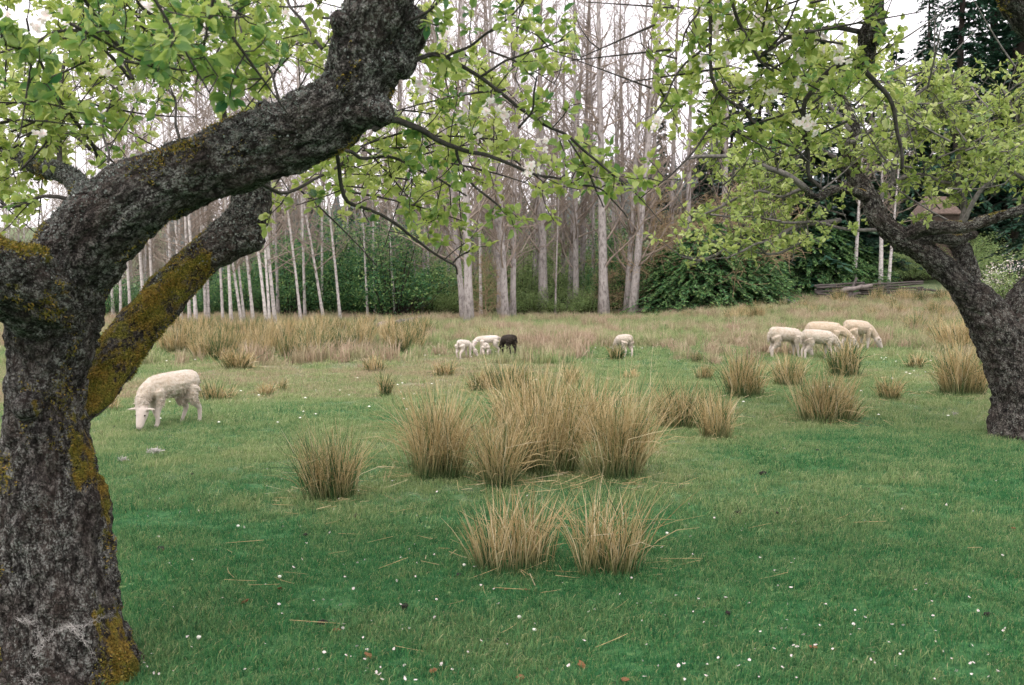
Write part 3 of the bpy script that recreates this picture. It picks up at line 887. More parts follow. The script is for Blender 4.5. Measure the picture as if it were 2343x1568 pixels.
# ---- branches of the left tree, drawn as the photo shows them
def br(depth0, depth1, w0, w1, *pts):
    n = len(pts)
    return px_limb([(p[0], p[1], depth0 + (depth1 - depth0) * i / (n - 1), w0 + (w1 - w0) * i / (n - 1)) for i, p in enumerate(pts)])
Yl = yb - .45
branches = [
    br(Yl, Yl + .5, 13, 5, (900, 165), (914, 160), (971, 130), (1028, 133), (1098, 177), (1194, 250), (1301, 317), (1381, 383), (1421, 425)),
    br(Yl + .1, Yl - .1, 6, 4, (1098, 177), (1150, 143), (1200, 125), (1247, 107), (1295, 93)),
    br(Yl + .05, Yl - .2, 7, 4, (1028, 135), (1090, 100), (1130, 70), (1165, 35), (1195, 0)),
    br(Yl + .2, Yl, 6, 4, (1190, 292), (1218, 255), (1225, 215), (1232, 180)),
    br(Yl, Yl + .5, 18, 6, (850, 292), (890, 274), (955, 290), (1000, 318), (1045, 340), (1100, 356), (1180, 385), (1240, 402)),
    br(Yl + .25, Yl + .5, 8, 4, (1045, 340), (1050, 372), (1090, 430), (1140, 470), (1170, 500)),
    br(Yl, Yl + .7, 9, 4, (790, 345), (830, 358), (890, 360), (945, 380), (1000, 410), (1062, 447)),
    br(Yl + .3, Yl + .9, 10, 4, (770, 330), (790, 450), (840, 478), (914, 522), (967, 562), (1034, 605), (1048, 628)),
    br(Yl + .9, Yl + .9, 5, 3, (1034, 605), (1052, 585), (1082, 563)),
    br(yb - .1, yb + .8, 10, 4, (560, 400), (640, 440), (720, 410), (790, 370), (840, 330)),
    br(Yl + .4, Yl + .9, 6, 3, (1240, 402), (1310, 420), (1380, 440), (1440, 500)),
    br(Yl, Yl - .4, 8, 5, (905, 60), (960, 40), (1010, 5), (1040, -40)),
    br(Yl + .5, Yl + .7, 5, 3, (1300, 317), (1340, 390), (1370, 450), (1380, 480)),
    # over the limb, to the left
    br(yb - .6, yb - .9, 12, 6, (283, 110), (233, 60), (197, 0), (170, -60)),
    br(yb - .1, yb - .6, 12, 6, (520, 300), (490, 160), (440, 115), (395, 75), (330, 20), (300, -40)),
    br(yb + .3, yb - .3, 9, 5, (300, 190), (180, 68), (60, 106), (-30, 125)),
    br(yb + .6, yb - .2, 10, 5, (225, 370), (190, 300), (130, 215), (85, 130), (60, 40)),
    br(yb + .9, yb + .9, 9, 6, (205, 345), (150, 300), (60, 275), (-40, 290)),
    br(yb + .2, yb + .2, 10, 6, (190, 470), (100, 450), (50, 472), (-40, 478)),
    br(yb + .9, yb + 1.3, 12, 8, (118, 385), (110, 330), (104, 250), (100, 160)),
    br(yb + .9, yb + 1.3, 12, 8, (135, 385), (136, 300), (140, 230), (150, 130)),
    br(yb - .4, yb - .2, 9, 5, (735, 110), (700, 60), (665, 10), (650, -40)),
    br(yb - .3, yb + .1, 7, 4, (640, 230), (610, 150), (560, 90), (540, 20)),
    br(yb - .3, yb + .3, 7, 4, (410, 330), (400, 240), (370, 170), (330, 110)),
    br(yb - .2, yb + .5, 6, 4, (245, 370), (243, 330), (240, 280), (260, 200)),
    # hanging from the arch, to the right
    br(yb + .5, yb + .2, 13, 8, (1968, 70), (1890, 62), (1830, 76), (1788, 92), (1740, 120)),
    br(yb + .52, yb + .6, 13, 8, (1962, 140), (2005, 190), (2035, 225), (2052, 290), (2065, 385)),
    br(yb + .5, yb + .6, 14, 8, (1975, 120), (1905, 156), (1862, 203), (1840, 240), (1845, 310), (1852, 390), (1880, 432)),
    br(yb + .2, yb + .3, 11, 6, (1640, -260), (1622, 0), (1626, 100), (1630, 186), (1660, 232), (1720, 262)),
    br(yb + .1, yb + .2, 9, 6, (1640, -200), (1676, 0), (1704, 70), (1735, 128), (1770, 160)),
    br(yb + .3, yb + .5, 8, 5, (1690, 240), (1745, 300), (1800, 335), (1850, 370)),
    br(yb + .2, yb + .1, 7, 4, (1590, -200), (1600, 0), (1580, 60), (1560, 110)),
    br(yb + .3, yb + .2, 6, 4, (1626, 100), (1560, 160), (1520, 230), (1500, 260)),
    br(yb + .3, yb + .2, 6, 4, (1690, 262), (1620, 300), (1560, 380), (1500, 430)),
    br(yb + .2, yb - .1, 6, 4, (1735, 130), (1800, 60), (1830, 0), (1850, -60)),
]
br_objs = []; paths = []
for p, r in branches:
    path, rr = smooth_path(p, 5, r)
    path = path + 0.012 * np.stack([vnoise(path * 9, 1), vnoise(path * 9, 2), vnoise(path * 9, 3)], 1)
    V, T, Q = one_tube(path, rr, 7); gb = Geo(); gb.add(V, T, Q)
    paths.append(path)
    br_objs.append(obj('branch', gb.mesh('branch', M_twig, ob), apple))

def keep_left(p):
    """the crown's edge: how low and how far the foliage hangs"""
    q = proj(p); x, y, dp = q[:, 0], q[:, 1], q[:, 2]
    low = np.interp(x, [-400, 0, 120, 250, 420, 600, 700, 800, 900, 1000, 1060, 1100, 1200, 1300, 1400, 1500, 1600, 1750, 1900, 2100, 2343], [560, 545, 460, 400, 330, 560, 470, 505, 530, 570, 650, 560, 545, 520, 480, 470, 400, 370, 330, 300, 100])
    ok = (y < low + rng.normal(0, 8, len(x)))
    ok &= ~((x > 1325 + 0.1 * (y - 90)) & (x < 1490) & (y < 235 + rng.normal(0, 45, len(x)) + .5 * np.abs(x - 1400)) & (y > -260))
    ok &= ~((x > 2080) & (y > -20) & (y < 2000))
    ok &= dp > 1.7
    return ok
def clear_of_limb(p):
    q = proj(p); x, y, dp = q[:, 0], q[:, 1], q[:, 2]
    cx_ = np.array([0, 136, 210, 320, 450, 590, 720, 810, 842, 868, 890]); 
    pts = np.array([[60, 660], [128, 760], [136, 650], [210, 545], [320, 450], [450, 388], [590, 338], [720, 285], [810, 205], [842, 110], [868, 10], [890, -60]], float)
    best = np.full(len(x), 1e9)
    for a, b in zip(pts[:-1], pts[1:]):
        ab = b - a; t = np.clip(((x - a[0]) * ab[0] + (y - a[1]) * ab[1]) / (ab @ ab), 0, 1)
        best = np.minimum(best, np.hypot(x - a[0] - t * ab[0], y - a[1] - t * ab[1]))
    return (best > 92 + 14) | (dp > yb + 0.1)

tw_all, pos_all = [], []
for i, path in enumerate(paths):
    L = np.linalg.norm(np.diff(path, axis=0), axis=1).sum()
    k = max(4, int(L * (11.5 if i < 13 else 11)))
    tw_all.append(sprout(path, k, 0.05, 0.26, 0.2, t0=0.2 if i in (0, 4) else 0.1))
# the further crown behind the limb, upper left, and the crown above the picture
fill = []
for _ in range(84):
    x, y, dd = rng.uniform(-120, 760), rng.uniform(-40, 400), rng.uniform(yb + .3, yb + 3.4)
    if y > np.interp(x, [-120, 100, 250, 420, 560, 760], [430, 400, 330, 260, 200, 60]): continue
    p0 = P(x, y, dd); d = norm(rng.normal(0, 1, 3) * [1, .6, .6] + [0, 0, .4])
    fill.append(np.array([p0 + d * 0.6 * t + np.array([0, 0, .08 * t * t]) for t in np.linspace(0, 1, 5)]))
for _ in range(44):
    x, y, dd = rng.uniform(640, 1480), rng.uniform(60, 520), rng.uniform(yb + .3, yb + 2.2)
    if y > np.interp(x, [640, 800, 1000, 1250, 1480], [440, 480, 480, 480, 430]) or (x > 1250 and y < 280): continue
    p0 = P(x, y, dd); d = norm(rng.normal(0, 1, 3) * [1, .6, .4] + [0.3, 0, 0])
    fill.append(np.array([p0 + d * 0.55 * t + np.array([0, 0, -.06 * t * t]) for t in np.linspace(0, 1, 5)]))
for _ in range(34):
    x, y, dd = rng.uniform(1480, 1960), rng.uniform(-30, 300), rng.uniform(yb + .1, yb + 1.6)
    p0 = P(x, y, dd); d = norm(rng.normal(0, 1, 3) * [1, .6, .5])
    fill.append(np.array([p0 + d * 0.5 * t for t in np.linspace(0, 1, 5)]))
for _ in range(40):
    x, y, dd = rng.uniform(-160, 240), rng.uniform(180, 500), rng.uniform(yb + .5, yb + 3.0)
    if y > np.interp(x, [-160, 0, 120, 240], [520, 500, 450, 340]): continue
    p0 = P(x, y, dd); d = norm(rng.normal(0, 1, 3) * [1, .6, .5] + [0, 0, .3])
    fill.append(np.array([p0 + d * 0.55 * t for t in np.linspace(0, 1, 5)]))
for _ in range(16):       # a few sprays hang close over the limb
    x, y, dd = rng.uniform(20, 640), rng.uniform(-60, 300), rng.uniform(yb - 1.3, yb - .5)
    if y > np.interp(x, [0, 150, 400, 640], [300, 260, 160, 60]): continue
    p0 = P(x, y, dd); d = norm(rng.normal(0, 1, 3) * [1, .6, .6])
    fill.append(np.array([p0 + d * 0.35 * t for t in np.linspace(0, 1, 5)]))
crown_top = []
for _ in range(110):
    p0 = np.array([rng.uniform(-4.6, 3.8), rng.uniform(0.6, 7.5), rng.uniform(3.0, 5.2)])
    d = norm(rng.normal(0, 1, 3) * [1, 1, .3])
    pth = np.array([p0 + d * 0.8 * t for t in np.linspace(0, 1, 5)])
    if np.all((proj(pth)[:, 1] < -70) | (pth[:, 1] < 0.3)): crown_top.append(pth)
fills = np.array(fill + crown_top)
Vf, Qf, _, _ = tubes(fills, np.linspace(0.006, 0.0025, 5)[None, :].repeat(len(fills), 0), 4)
gt = Geo(); gt.add(Vf, None, Qf)
for path in fill: tw_all.append(sprout(path, 8, 0.05, 0.24, 0.25))
for path in crown_top: tw_all.append(sprout(path, 9, 0.08, 0.35, 0.2))
tw = np.concatenate(tw_all)
tw = tw[keep_left(tw[:, -1]) & clear_of_limb(tw[:, -1])]
Vt, Qt, _, _ = tubes(tw, np.array([0.0034, 0.003, 0.0026, 0.002])[None, :].repeat(len(tw), 0), 3)
gt.add(Vt, None, Qt)
obj('twig', gt.mesh('twig', M_twig, ob), apple)['kind'] = 'stuff'
lp, ld, lu, ll, lq = rosettes(tw, 4, 4, 7, 0.022, 0.058)
ok = keep_left(lp + ld * ll[:, None]) & clear_of_limb(lp + ld * ll[:, None] * .6)
lp, ld, lu, ll, lq = lp[ok], ld[ok], lu[ok], ll[ok], lq[ok]
cl = np.clip(rng.normal(0.47, 0.30, lq.max() + 1), 0, 1)
lvar = np.clip(0.5 * cl[lq] + 0.35 * rng.uniform(0, 1, len(lq)) + .04 + .36 * sstep(yb - .5, yb + 1.2, lp[:, 1]), 0, 1)  # leaves further back are paler: backlight put into their tone
qq = proj(lp + ld * ll[:, None] * .5)
inview = (qq[:, 0] > 5) & (qq[:, 0] < 2335) & (qq[:, 1] > 5) & (qq[:, 1] < 700)
size = np.where(inview, ll / qq[:, 2], 0)
big = np.argsort(-size)[:300]
rest = np.ones(len(lp), bool); rest[big] = False
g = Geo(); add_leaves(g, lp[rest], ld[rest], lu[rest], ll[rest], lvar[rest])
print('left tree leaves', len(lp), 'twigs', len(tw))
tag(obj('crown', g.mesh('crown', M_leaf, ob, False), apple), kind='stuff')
def nearest(paths, p):
    return int(np.argmin([np.min(np.linalg.norm(q - p, axis=1)) for q in paths]))
def place_leaves(brs, bpaths, origin, meshes, idx, lp, ld, lu, ll, lvar):
    R = frames(ld[idx], lu[idx])
    for n_, i in enumerate(idx):
        M = Matrix([list(R[n_][r]) + [0] for r in range(3)] + [[0, 0, 0, 1]])
        o = bpy.data.objects.new('leaf', meshes[int(min(7, lvar[i] * 8))]); COL.objects.link(o); o.parent = brs[nearest(bpaths, lp[i])]
        o.matrix_basis = Matrix.Translation(Vector(lp[i] - origin)) @ M @ Matrix.Scale(float(ll[i]), 4)
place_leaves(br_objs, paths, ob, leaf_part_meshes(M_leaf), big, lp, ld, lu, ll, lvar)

def place_blossom(origin, pts, s0, s1):
    s0, s1 = s0 * .8, s1 * .8
    for (x, y, dd) in pts:
        p = P(x, y, dd)
        o = obj('blossom', BLOSSOM[int(rng.integers(6))], br_objs[nearest(paths, p)], tuple(p - origin), (rng.uniform(-.8, .8) + .7, rng.uniform(-.6, .6), rng.uniform(0, 6.28)), float(rng.uniform(s0, s1)))
bl = [(1755, 42), (1738, 52), (1775, 48), (1645, 62), (1632, 75), (1760, 108), (1822, 132), (1838, 142), (1805, 128), (1833, 192), (1770, 214), (1752, 218), (1915, 112), (1922, 135), (1798, 92), (1700, 85), (1610, 15), (1880, 80), (1870, 100), (1720, 190), (1845, 285), (1862, 290), (1690, 30), (1660, 130), (1600, 140)]
bl2 = [(345, 12), (325, 5), (295, 55), (470, 58), (455, 66), (490, 72), (562, 100), (20, 45), (38, 128), (80, 60), (100, 50), (600, 118), (570, 200), (545, 190), (240, 170), (660, 45), (420, 130), (310, 210), (90, 310), (150, 40), (520, 30)]
bl3 = [(1020, 86), (1148, 262), (1122, 250), (1088, 312), (1205, 386), (1218, 392), (1500, 280), (1240, 330), (960, 205), (1060, 290)]
place_blossom(ob, [(x, y, yb + .35 + rng.uniform(-.15, .1)) for x, y in bl], 1.0, 1.5)
place_blossom(ob, [(x, y, yb + rng.uniform(-.3, .7)) for x, y in bl2], 1.0, 1.4)
place_blossom(ob, [(x, y, yb - .1 + rng.uniform(-.2, .2)) for x, y in bl3], 0.9, 1.3)

# ---- the second apple tree, over to the right
b2 = ground_pt(2338, 1000)
y2 = b2[1]
t_main = px_limb([(2352, 1060, y2, 171), (2344, 1000, y2, 155), (2330, 900, y2, 115), (2300, 800, y2, 111), (2262, 730, y2, 104), (2222, 680, y2, 77), (2186, 640, y2 - .05, 60), (2120, 582, y2 - .1, 49), (2050, 538, y2 - .15, 50), (2008, 498, y2 - .15, 50), (1990, 450, y2 - .1, 41), (1950, 395, y2, 34), (1942, 340, y2, 34), (1956, 300, y2, 27), (1938, 250, y2, 20), (1926, 205, y2, 16), (1945, 172, y2, 11)])
t_right = px_limb([(2295, 800, y2, 95), (2335, 705, y2 + .05, 78), (2400, 620, y2 + .1, 70), (2480, 500, y2 + .1, 60), (2560, 300, y2, 40)])
t_up = px_limb([(2205, 660, y2, 56), (2216, 620, y2 + .1, 46), (2200, 572, y2 + .2, 42), (2175, 545, y2 + .3, 32)])
t_b = px_limb([(2065, 545, y2 - .15, 34), (2110, 522, y2 - .3, 30), (2200, 520, y2 - .4, 30), (2270, 500, y2 - .5, 26), (2343, 478, y2 - .6, 22), (2450, 430, y2 - .7, 16)])
t_c = px_limb([(2080, 560, y2 - .1, 30), (2120, 545, y2 - .2, 26), (2190, 548, y2 - .1, 26), (2230, 535, y2, 20)])
t_d = px_limb([(2008, 470, y2 - .1, 28), (1960, 440, y2 - .2, 24), (1912, 434, y2 - .3, 20), (1868, 452, y2 - .4, 17), (1838, 427, y2 - .5, 16)])
def moss2(V, N, bi):
    return np.clip(0.38 * sstep(0.2, 0.9, N[:, 2]), 0, 1)
RV, RN, RQ, RBC, RM = limb_skin([t_main, t_right, t_up, t_b, t_c, t_d], 0.020, 0.026, 13, moss2)
apple2 = empty('apple_tree', b2, 'dark fissured apple tree leaning in at the picture edge near the sheep group', 'tree')
ob2 = np.array(b2)
obj('trunk', mk('trunk', RV - ob2, None, RQ, M_bark2, {'barkco': RBC, 'moss': RM}), apple2)
wl_ = np.clip(RN[:, 2] * 0.8 + 0.4 + 0.5 * fbm(RBC * 6, 2, 9), 0, 1)
pp, nn_ = surf_scatter(RV, RN, RQ, wl_ + 1e-6, 4000, 28)
n = len(pp)
d = norm(nn_ * 0.5 + r_.normal(0, 0.6, (n, 3))); s = norm(np.cross(nn_, d)) * r_.uniform(0.002, 0.006, (n, 1)); h = r_.uniform(0.006, 0.016, (n, 1))
V = np.stack([pp - s * .5, pp + s * .5, pp + d * h + s, pp + d * h * 1.1 - s], 1).reshape(-1, 3)
g = Geo(); g.add(V, None, np.arange(4 * n).reshape(-1, 4), var=np.repeat(np.clip(r_.normal(.4, .25, n), 0, 1), 4))
tag(obj('lichen', g.mesh('lichen', M_lichen, ob2), apple2), kind='stuff')
branches2 = [
    br(y2 - .5, y2 - .9, 16, 7, (1838, 427), (1795, 397), (1748, 377), (1695, 363), (1628, 357), (1572, 361)),
    br(y2 - .15, y2 - .7, 9, 5, (2010, 528), (1928, 522), (1862, 510), (1775, 507), (1702, 477)),
    br(y2 - .2, y2 - 1.1, 12, 6, (1920, 505), (1812, 522), (1762, 552), (1695, 556), (1612, 592), (1562, 585)),
    br(y2 - .7, y2 - 1.1, 7, 4, (1762, 552), (1700, 575), (1660, 592)),
    br(y2 - .3, y2 - .6, 7, 4, (1850, 545), (1768, 585), (1745, 575)),
    br(y2 - .2, y2 - .2, 12, 6, (1945, 330), (1990, 300), (2060, 250), (2120, 200), (2180, 170)),
    br(y2 + .1, y2 + .5, 16, 8, (2180, 560), (2210, 480), (2190, 420), (2200, 330), (2240, 260)),
    br(y2 - .4, y2 - .8, 12, 6, (2200, 520), (2240, 440), (2290, 400), (2330, 330)),
    br(y2 - .1, y2 + .4, 12, 6, (2000, 480), (2040, 420), (2100, 400), (2170, 420), (2260, 400)),
    br(y2 + .1, y2 + .6, 10, 5, (1950, 380), (1880, 340), (1820, 320), (1760, 250)),
    br(y2 - .1, y2 + .3, 10, 5, (1945, 300), (1890, 230), (1850, 180), (1800, 150)),
    br(y2 + .2, y2 + .8, 10, 5, (2040, 420), (2060, 330), (2110, 280), (2200, 240), (2300, 230)),
    br(y2, y2 - .6, 9, 5, (1838, 427), (1790, 450), (1720, 440), (1650, 470), (1560, 520)),
    br(y2 + .1, y2 + .3, 12, 6, (2480, 500), (2400, 380), (2340, 300), (2290, 200)),
    br(y2 + .1, y2 - .3, 12, 6, (2440, 560), (2380, 430), (2330, 400), (2280, 330)),
]
br_objs2 = []; paths2 = []
for p, r in branches2:
    path, rr = smooth_path(p, 5, r)
    path = path + 0.03 * np.stack([vnoise(path * 4, 1), vnoise(path * 4, 2), vnoise(path * 4, 3)], 1)
    V, T, Q = one_tube(path, rr, 7); gb = Geo(); gb.add(V, T, Q); paths2.append(path)
    br_objs2.append(obj('branch', gb.mesh('branch', M_twigpale, ob2), apple2))
def keep_right(p):
    q = proj(p); x, y = q[:, 0], q[:, 1]
    low = np.interp(x, [1450, 1490, 1560, 1640, 1720, 1800, 1900, 2000, 2040, 2100, 2250, 2343, 2600], [540, 600, 615, 620, 600, 600, 560, 575, 600, 520, 520, 500, 520])
    hi = np.interp(x, [1480, 1560, 1700, 1900, 2100, 2250, 2343, 2600], [330, 250, 160, 90, 140, 100, 90, 60])
    return (y < low + rng.normal(0, 6, len(x))) & (y > hi + rng.normal(0, 25, len(x))) & (x > 1470)
tw_all = []
for path in paths2:
    L = np.linalg.norm(np.diff(path, axis=0), axis=1).sum()
    tw_all.append(sprout(path, int(L * 17), 0.1, 0.5, 0.25))
fill2 = []
while len(fill2) < 120:
    x, y, dd = rng.uniform(1560, 2480), rng.uniform(130, 520), y2 + rng.normal(0.3, 0.8)
    if x < 1750 and rng.uniform() < 0.6: continue
    if y > 430 and 1900 < x < 2120 and rng.uniform() < 0.5: continue
    p0 = P(x, y, dd); d = norm(rng.normal(0, 1, 3) * [1, .8, .5] + [0, 0, .2])
    fill2.append(np.array([p0 + d * 0.8 * t + np.array([0, 0, .1 * t * t]) for t in np.linspace(0, 1, 5)]))
fills = np.array(fill2)
Vf, Qf, _, _ = tubes(fills, np.linspace(0.012, 0.005, 5)[None, :].repeat(len(fills), 0), 4)
gt = Geo(); gt.add(Vf, None, Qf)
for path in fill2: tw_all.append(sprout(path, 8, 0.1, 0.4, 0.3))
tw = np.concatenate(tw_all); tw = tw[keep_right(tw[:, -1])]
Vt, Qt, _, _ = tubes(tw, np.array([0.006, 0.005, 0.0045, 0.0035])[None, :].repeat(len(tw), 0), 3)
gt.add(Vt, None, Qt)
obj('twig', gt.mesh('twig', M_twigpale, ob2), apple2)['kind'] = 'stuff'
lp, ld, lu, ll, lq = rosettes(tw, 3, 4, 7, 0.040, 0.080)
ok = keep_right(lp)
lp, ld, lu, ll, lq = lp[ok], ld[ok], lu[ok], ll[ok], lq[ok]
cl = np.clip(rng.normal(0.47, 0.30, lq.max() + 1), 0, 1)
lvar = np.clip(.08 + 0.55 * cl[lq] + 0.45 * rng.uniform(0, 1, len(lq)), 0, 1)
qq = proj(lp)
size = np.where((qq[:, 0] > 5) & (qq[:, 0] < 2335) & (qq[:, 1] > 5), ll / qq[:, 2], 0)
big = np.argsort(-size)[:300]
rest = np.ones(len(lp), bool); rest[big] = False
g = Geo(); add_leaves(g, lp[rest], ld[rest], lu[rest], ll[rest], lvar[rest])
print('right tree leaves', len(lp), 'twigs', len(tw))
tag(obj('crown', g.mesh('crown', M_leaf2, ob2, False), apple2), kind='stuff')
place_leaves(br_objs2, paths2, ob2, leaf_part_meshes(M_leaf2), big, lp, ld, lu, ll, lvar)

# ------------------------------------------------------------------ rush tussocks
def tussock_geo(seed, n, R, h, spread, green=0.25, width=0.0022, npts=5):
    """stems fan out of a root disc of radius R; returns straw Geo and green Geo"""
    r = np.random.default_rng(seed)
    m = int(np.clip(n // 26, 5, 15))                      # a tussock is several crowns grown together
    ca, cq = r.uniform(0, 2 * math.pi, m), np.sqrt(r.uniform(0, 1, m))
    cc = np.stack([R * .82 * cq * np.cos(ca), R * .82 * cq * np.sin(ca)], 1)
    ch = np.clip(r.normal(.86, .14, m), .55, 1.12)
    cl_ = cc / R * spread * .42 + r.normal(0, .10, (m, 2))
    k = r.integers(0, m, n)
    base = np.zeros((n, 3)); base[:, :2] = cc[k] + r.normal(0, .17 * R, (n, 2)); base[:, 2] = -.03
    off = (base[:, :2] - cc[k]) / R
    lean_ = cl_[k] + off * spread * .45 + r.normal(0, .13, (n, 2))
    d = norm(np.concatenate([lean_, np.ones((n, 1))], 1))
    dirh = np.concatenate([norm(lean_ + 1e-6), np.zeros((n, 1))], 1)
    L = h * ch[k] * np.clip(r.normal(.86, .2, n), .3, 1.25)
    stray = r.uniform(0, 1, n) < .07
    bend = r.uniform(0.0, 0.35, n) + stray * r.uniform(0.5, 1.6, n)
    kink = r.uniform(0, 1, n) < .2
    kd = r.normal(0, 1, (n, 3)) * [1, 1, .45]
    pts = [base]
    for j in range(npts - 1):
        d = norm(d + dirh * (bend * 0.16 * (j + 0.5))[:, None] + np.array([0, 0, -1.0]) * (bend * 0.10 * j)[:, None] + r.normal(0, 0.05, (n, 3)) + (kd * .8 * (kink & (j == 2))[:, None]))
        pts.append(pts[-1] + d * (L / (npts - 1))[:, None])
    paths = np.stack(pts, 1)
    paths[:, 1:, 2] = np.maximum(paths[:, 1:, 2], 0.01)
    w = width * r.uniform(0.7, 1.3, n)
    rad = w[:, None] * (np.array([1.15, 1.1, 1.0, 0.8, 0.25]) if npts == 5 else np.array([1.1, 1.0, .8, .3]))[None]
    isg = r.uniform(0, 1, n) < green
    # litter of broken stems round the foot
    m = max(4, n // 18)
    a2 = r.uniform(0, 2 * math.pi, m); rr = R * r.uniform(0.6, 2.6, m); a3 = r.uniform(0, 2 * math.pi, m)
    ln = h * r.uniform(0.12, 0.42, m)
    c = np.stack([rr * np.cos(a2), rr * np.sin(a2), np.full(m, 0.018)], 1); dv = np.stack([np.cos(a3), np.sin(a3), r.uniform(-.05, .35, m)], 1)
    lp_ = np.stack([c + dv * (ln * (t - 0.3))[:, None] for t in np.linspace(0, 1, npts)], 1); lp_[:, :, 2] = np.maximum(lp_[:, :, 2], 0.006)
    lrad = width * r.uniform(0.7, 1.2, m)[:, None] * np.ones(npts)[None]
    gs, gg = Geo(), Geo()
    for G, k in ((gs, ~isg), (gg, isg)):
        if k.sum() == 0: continue
        V, Q, t, pid = tubes(paths[k], rad[k], 3)
        vb = np.clip(r.normal(0.5, 0.24, k.sum()), 0, 1)
        hfrac = np.clip(V[:, 2] / h, 0, 1.2)
        G.add(V, None, Q, t=0.35 * t + 0.65 * hfrac, var=vb[pid])
    V, Q, t, pid = tubes(lp_, lrad, 3)
    gs.add(V, None, Q, t=np.ones(len(V)), var=np.clip(r.normal(0.6, 0.2, m), 0, 1)[pid])
    return gs, gg

def px_size(p, px):
    return px * np.linalg.norm(np.array(p) - [0, 0, CAM_Z]) / F

def tussock(x, y, half, hpx, label, seed, dens=1.0, green=0.25):
    p = ground_pt(x, y)
    s = px_size(p, 1.0)
    h = hpx * s * 1.10; R = half * s * 0.72
    dist = p[1]
    n = int(np.clip(430 * dens * (R / 0.16) * (7.0 / max(dist, 6.0)) ** 0.5, 60, 950))
    if y > 1200: n = int(n * .5)
    w = (0.0024 if y > 1200 else 0.0019) * max(1.0, dist / 8.0)
    gs, gg = tussock_geo(seed, n, R, h, np.clip(half * s * 0.55 / h * 1.5, 0.2, 0.7), green, w)
    o = empty('rush_tussock', p, label, 'rush tussock')
    tag(obj('straw_stem', gs.mesh('straw_stem', M_rush), o), kind='stuff')
    if gg.n: tag(obj('green_stem', gg.mesh('green_stem', M_rushgreen), o), kind='stuff')
    return o
TUS = [
    (1165, 1292, 118, 182, 'open straw-coloured rush tussock in front, beside its similar neighbour, leaning stems', 1.0, .12),
    (1388, 1308, 100, 196, 'frontmost rush tussock with the lowest root, long stray stems arching outwards', 1.0, .12),
    (765, 1140, 72, 158, 'dense round rush tussock with green foot standing alone between white sheep and large clump', 1.5, .45),
    (1005, 1085, 108, 195, 'broad rush tussock at the near-sheep side of the large central clump', 1.4, .22),
    (1140, 1108, 72, 185, 'narrow upright rush tussock in the middle front of the large central clump', 1.0, .2),
    (1255, 1080, 105, 215, 'tangled tan rush tussock in the middle of the large central clump', 1.4, .2),
    (1400, 1098, 88, 225, 'tall fanned rush tussock ending the large central clump towards the leaning tree', 1.3, .2),
    (1215, 990, 105, 150, 'tan rush tussock rising behind the large central clump', 1.2, .2),
    (1345, 1012, 80, 150, 'tall rush tussock at the back of the large central clump', 1.0, .22),
    (1560, 982, 68, 108, 'dark green-footed rush tussock just behind the large central clump', 1.1, .4),
    (1640, 1006, 45, 108, 'slim brown rush tussock touching the dark-footed one beside the central clump', 1.0, .2),
    (1700, 907, 55, 98, 'rusty rush tussock in front of the white ewe at the edge of the flock', 1.0, .25),
    (1795, 885, 42, 74, 'rush tussock below the two white ewes with rusty stems', 1.0, .25),
    (1895, 967, 78, 112, 'broad pale rush tussock standing alone in front of the flock of four', 1.3, .22),
    (1938, 862, 48, 80, 'upright dark green rush tussock hiding the legs of the grazing flock', 1.0, .5),
    (2035, 915, 32, 58, 'small rush tussock between the flock and the leaning tree', .8, .25),
    (2092, 842, 25, 34, 'tiny rush tuft on open grass between the flock and the leaning tree', .6, .3),
    (2200, 906, 58, 105, 'large pale rush tussock beside the leaning apple trunk', 1.2, .25),
    (2188, 805, 48, 62, 'rush tussock behind the large pale one at the leaning apple trunk', 1.0, .2),
    (875, 908, 22, 66, 'narrow dark upright rush tussock standing alone on the open middle grass', .9, .55),
    (1015, 862, 30, 40, 'small red-brown rush tussock in front of the lambs', .8, .3),
    (1108, 894, 44, 58, 'rush tussock in front of the black sheep, tan side', .9, .25),
    (1168, 892, 56, 66, 'greenish rush tussock right in front of the black sheep', 1.0, .5),
    (1300, 882, 28, 50, 'small rush tussock with dark foot behind the central clump', .8, .35),
    (1410, 824, 25, 36, 'green rush tussock hiding the legs of the lone rear-facing sheep', .8, .6),
    (1447, 868, 22, 32, 'thin pale rush tuft in front of the lone rear-facing sheep', .6, .15),
    (600, 906, 28, 42, 'small pale rush tussock beyond the nearest sheep, wider of two', .8, .2),
    (643, 896, 16, 34, 'narrow small rush tussock beyond the nearest sheep, beside the pale one', .7, .4),
    (495, 916, 45, 46, 'low rush tussock directly behind the nearest sheep', .8, .4),
    (252, 940, 25, 36, 'pale rush tuft beside the mossy limb and nearest sheep', .6, .15),
    (860, 852, 30, 40, 'rush tussock just behind the narrow dark one', .8, .3),
    (545, 845, 42, 50, 'pale rush tussock at the front edge of the rush bed', .9, .25),
    (495, 826, 20, 52, 'dark green rush tussock at the front edge of the rush bed', .9, .7),
]
for i, (x, y, hf, hp, lb, dn, gr) in enumerate(TUS):
    tussock(x, y, hf, hp, lb, 100 + i, dn, gr)
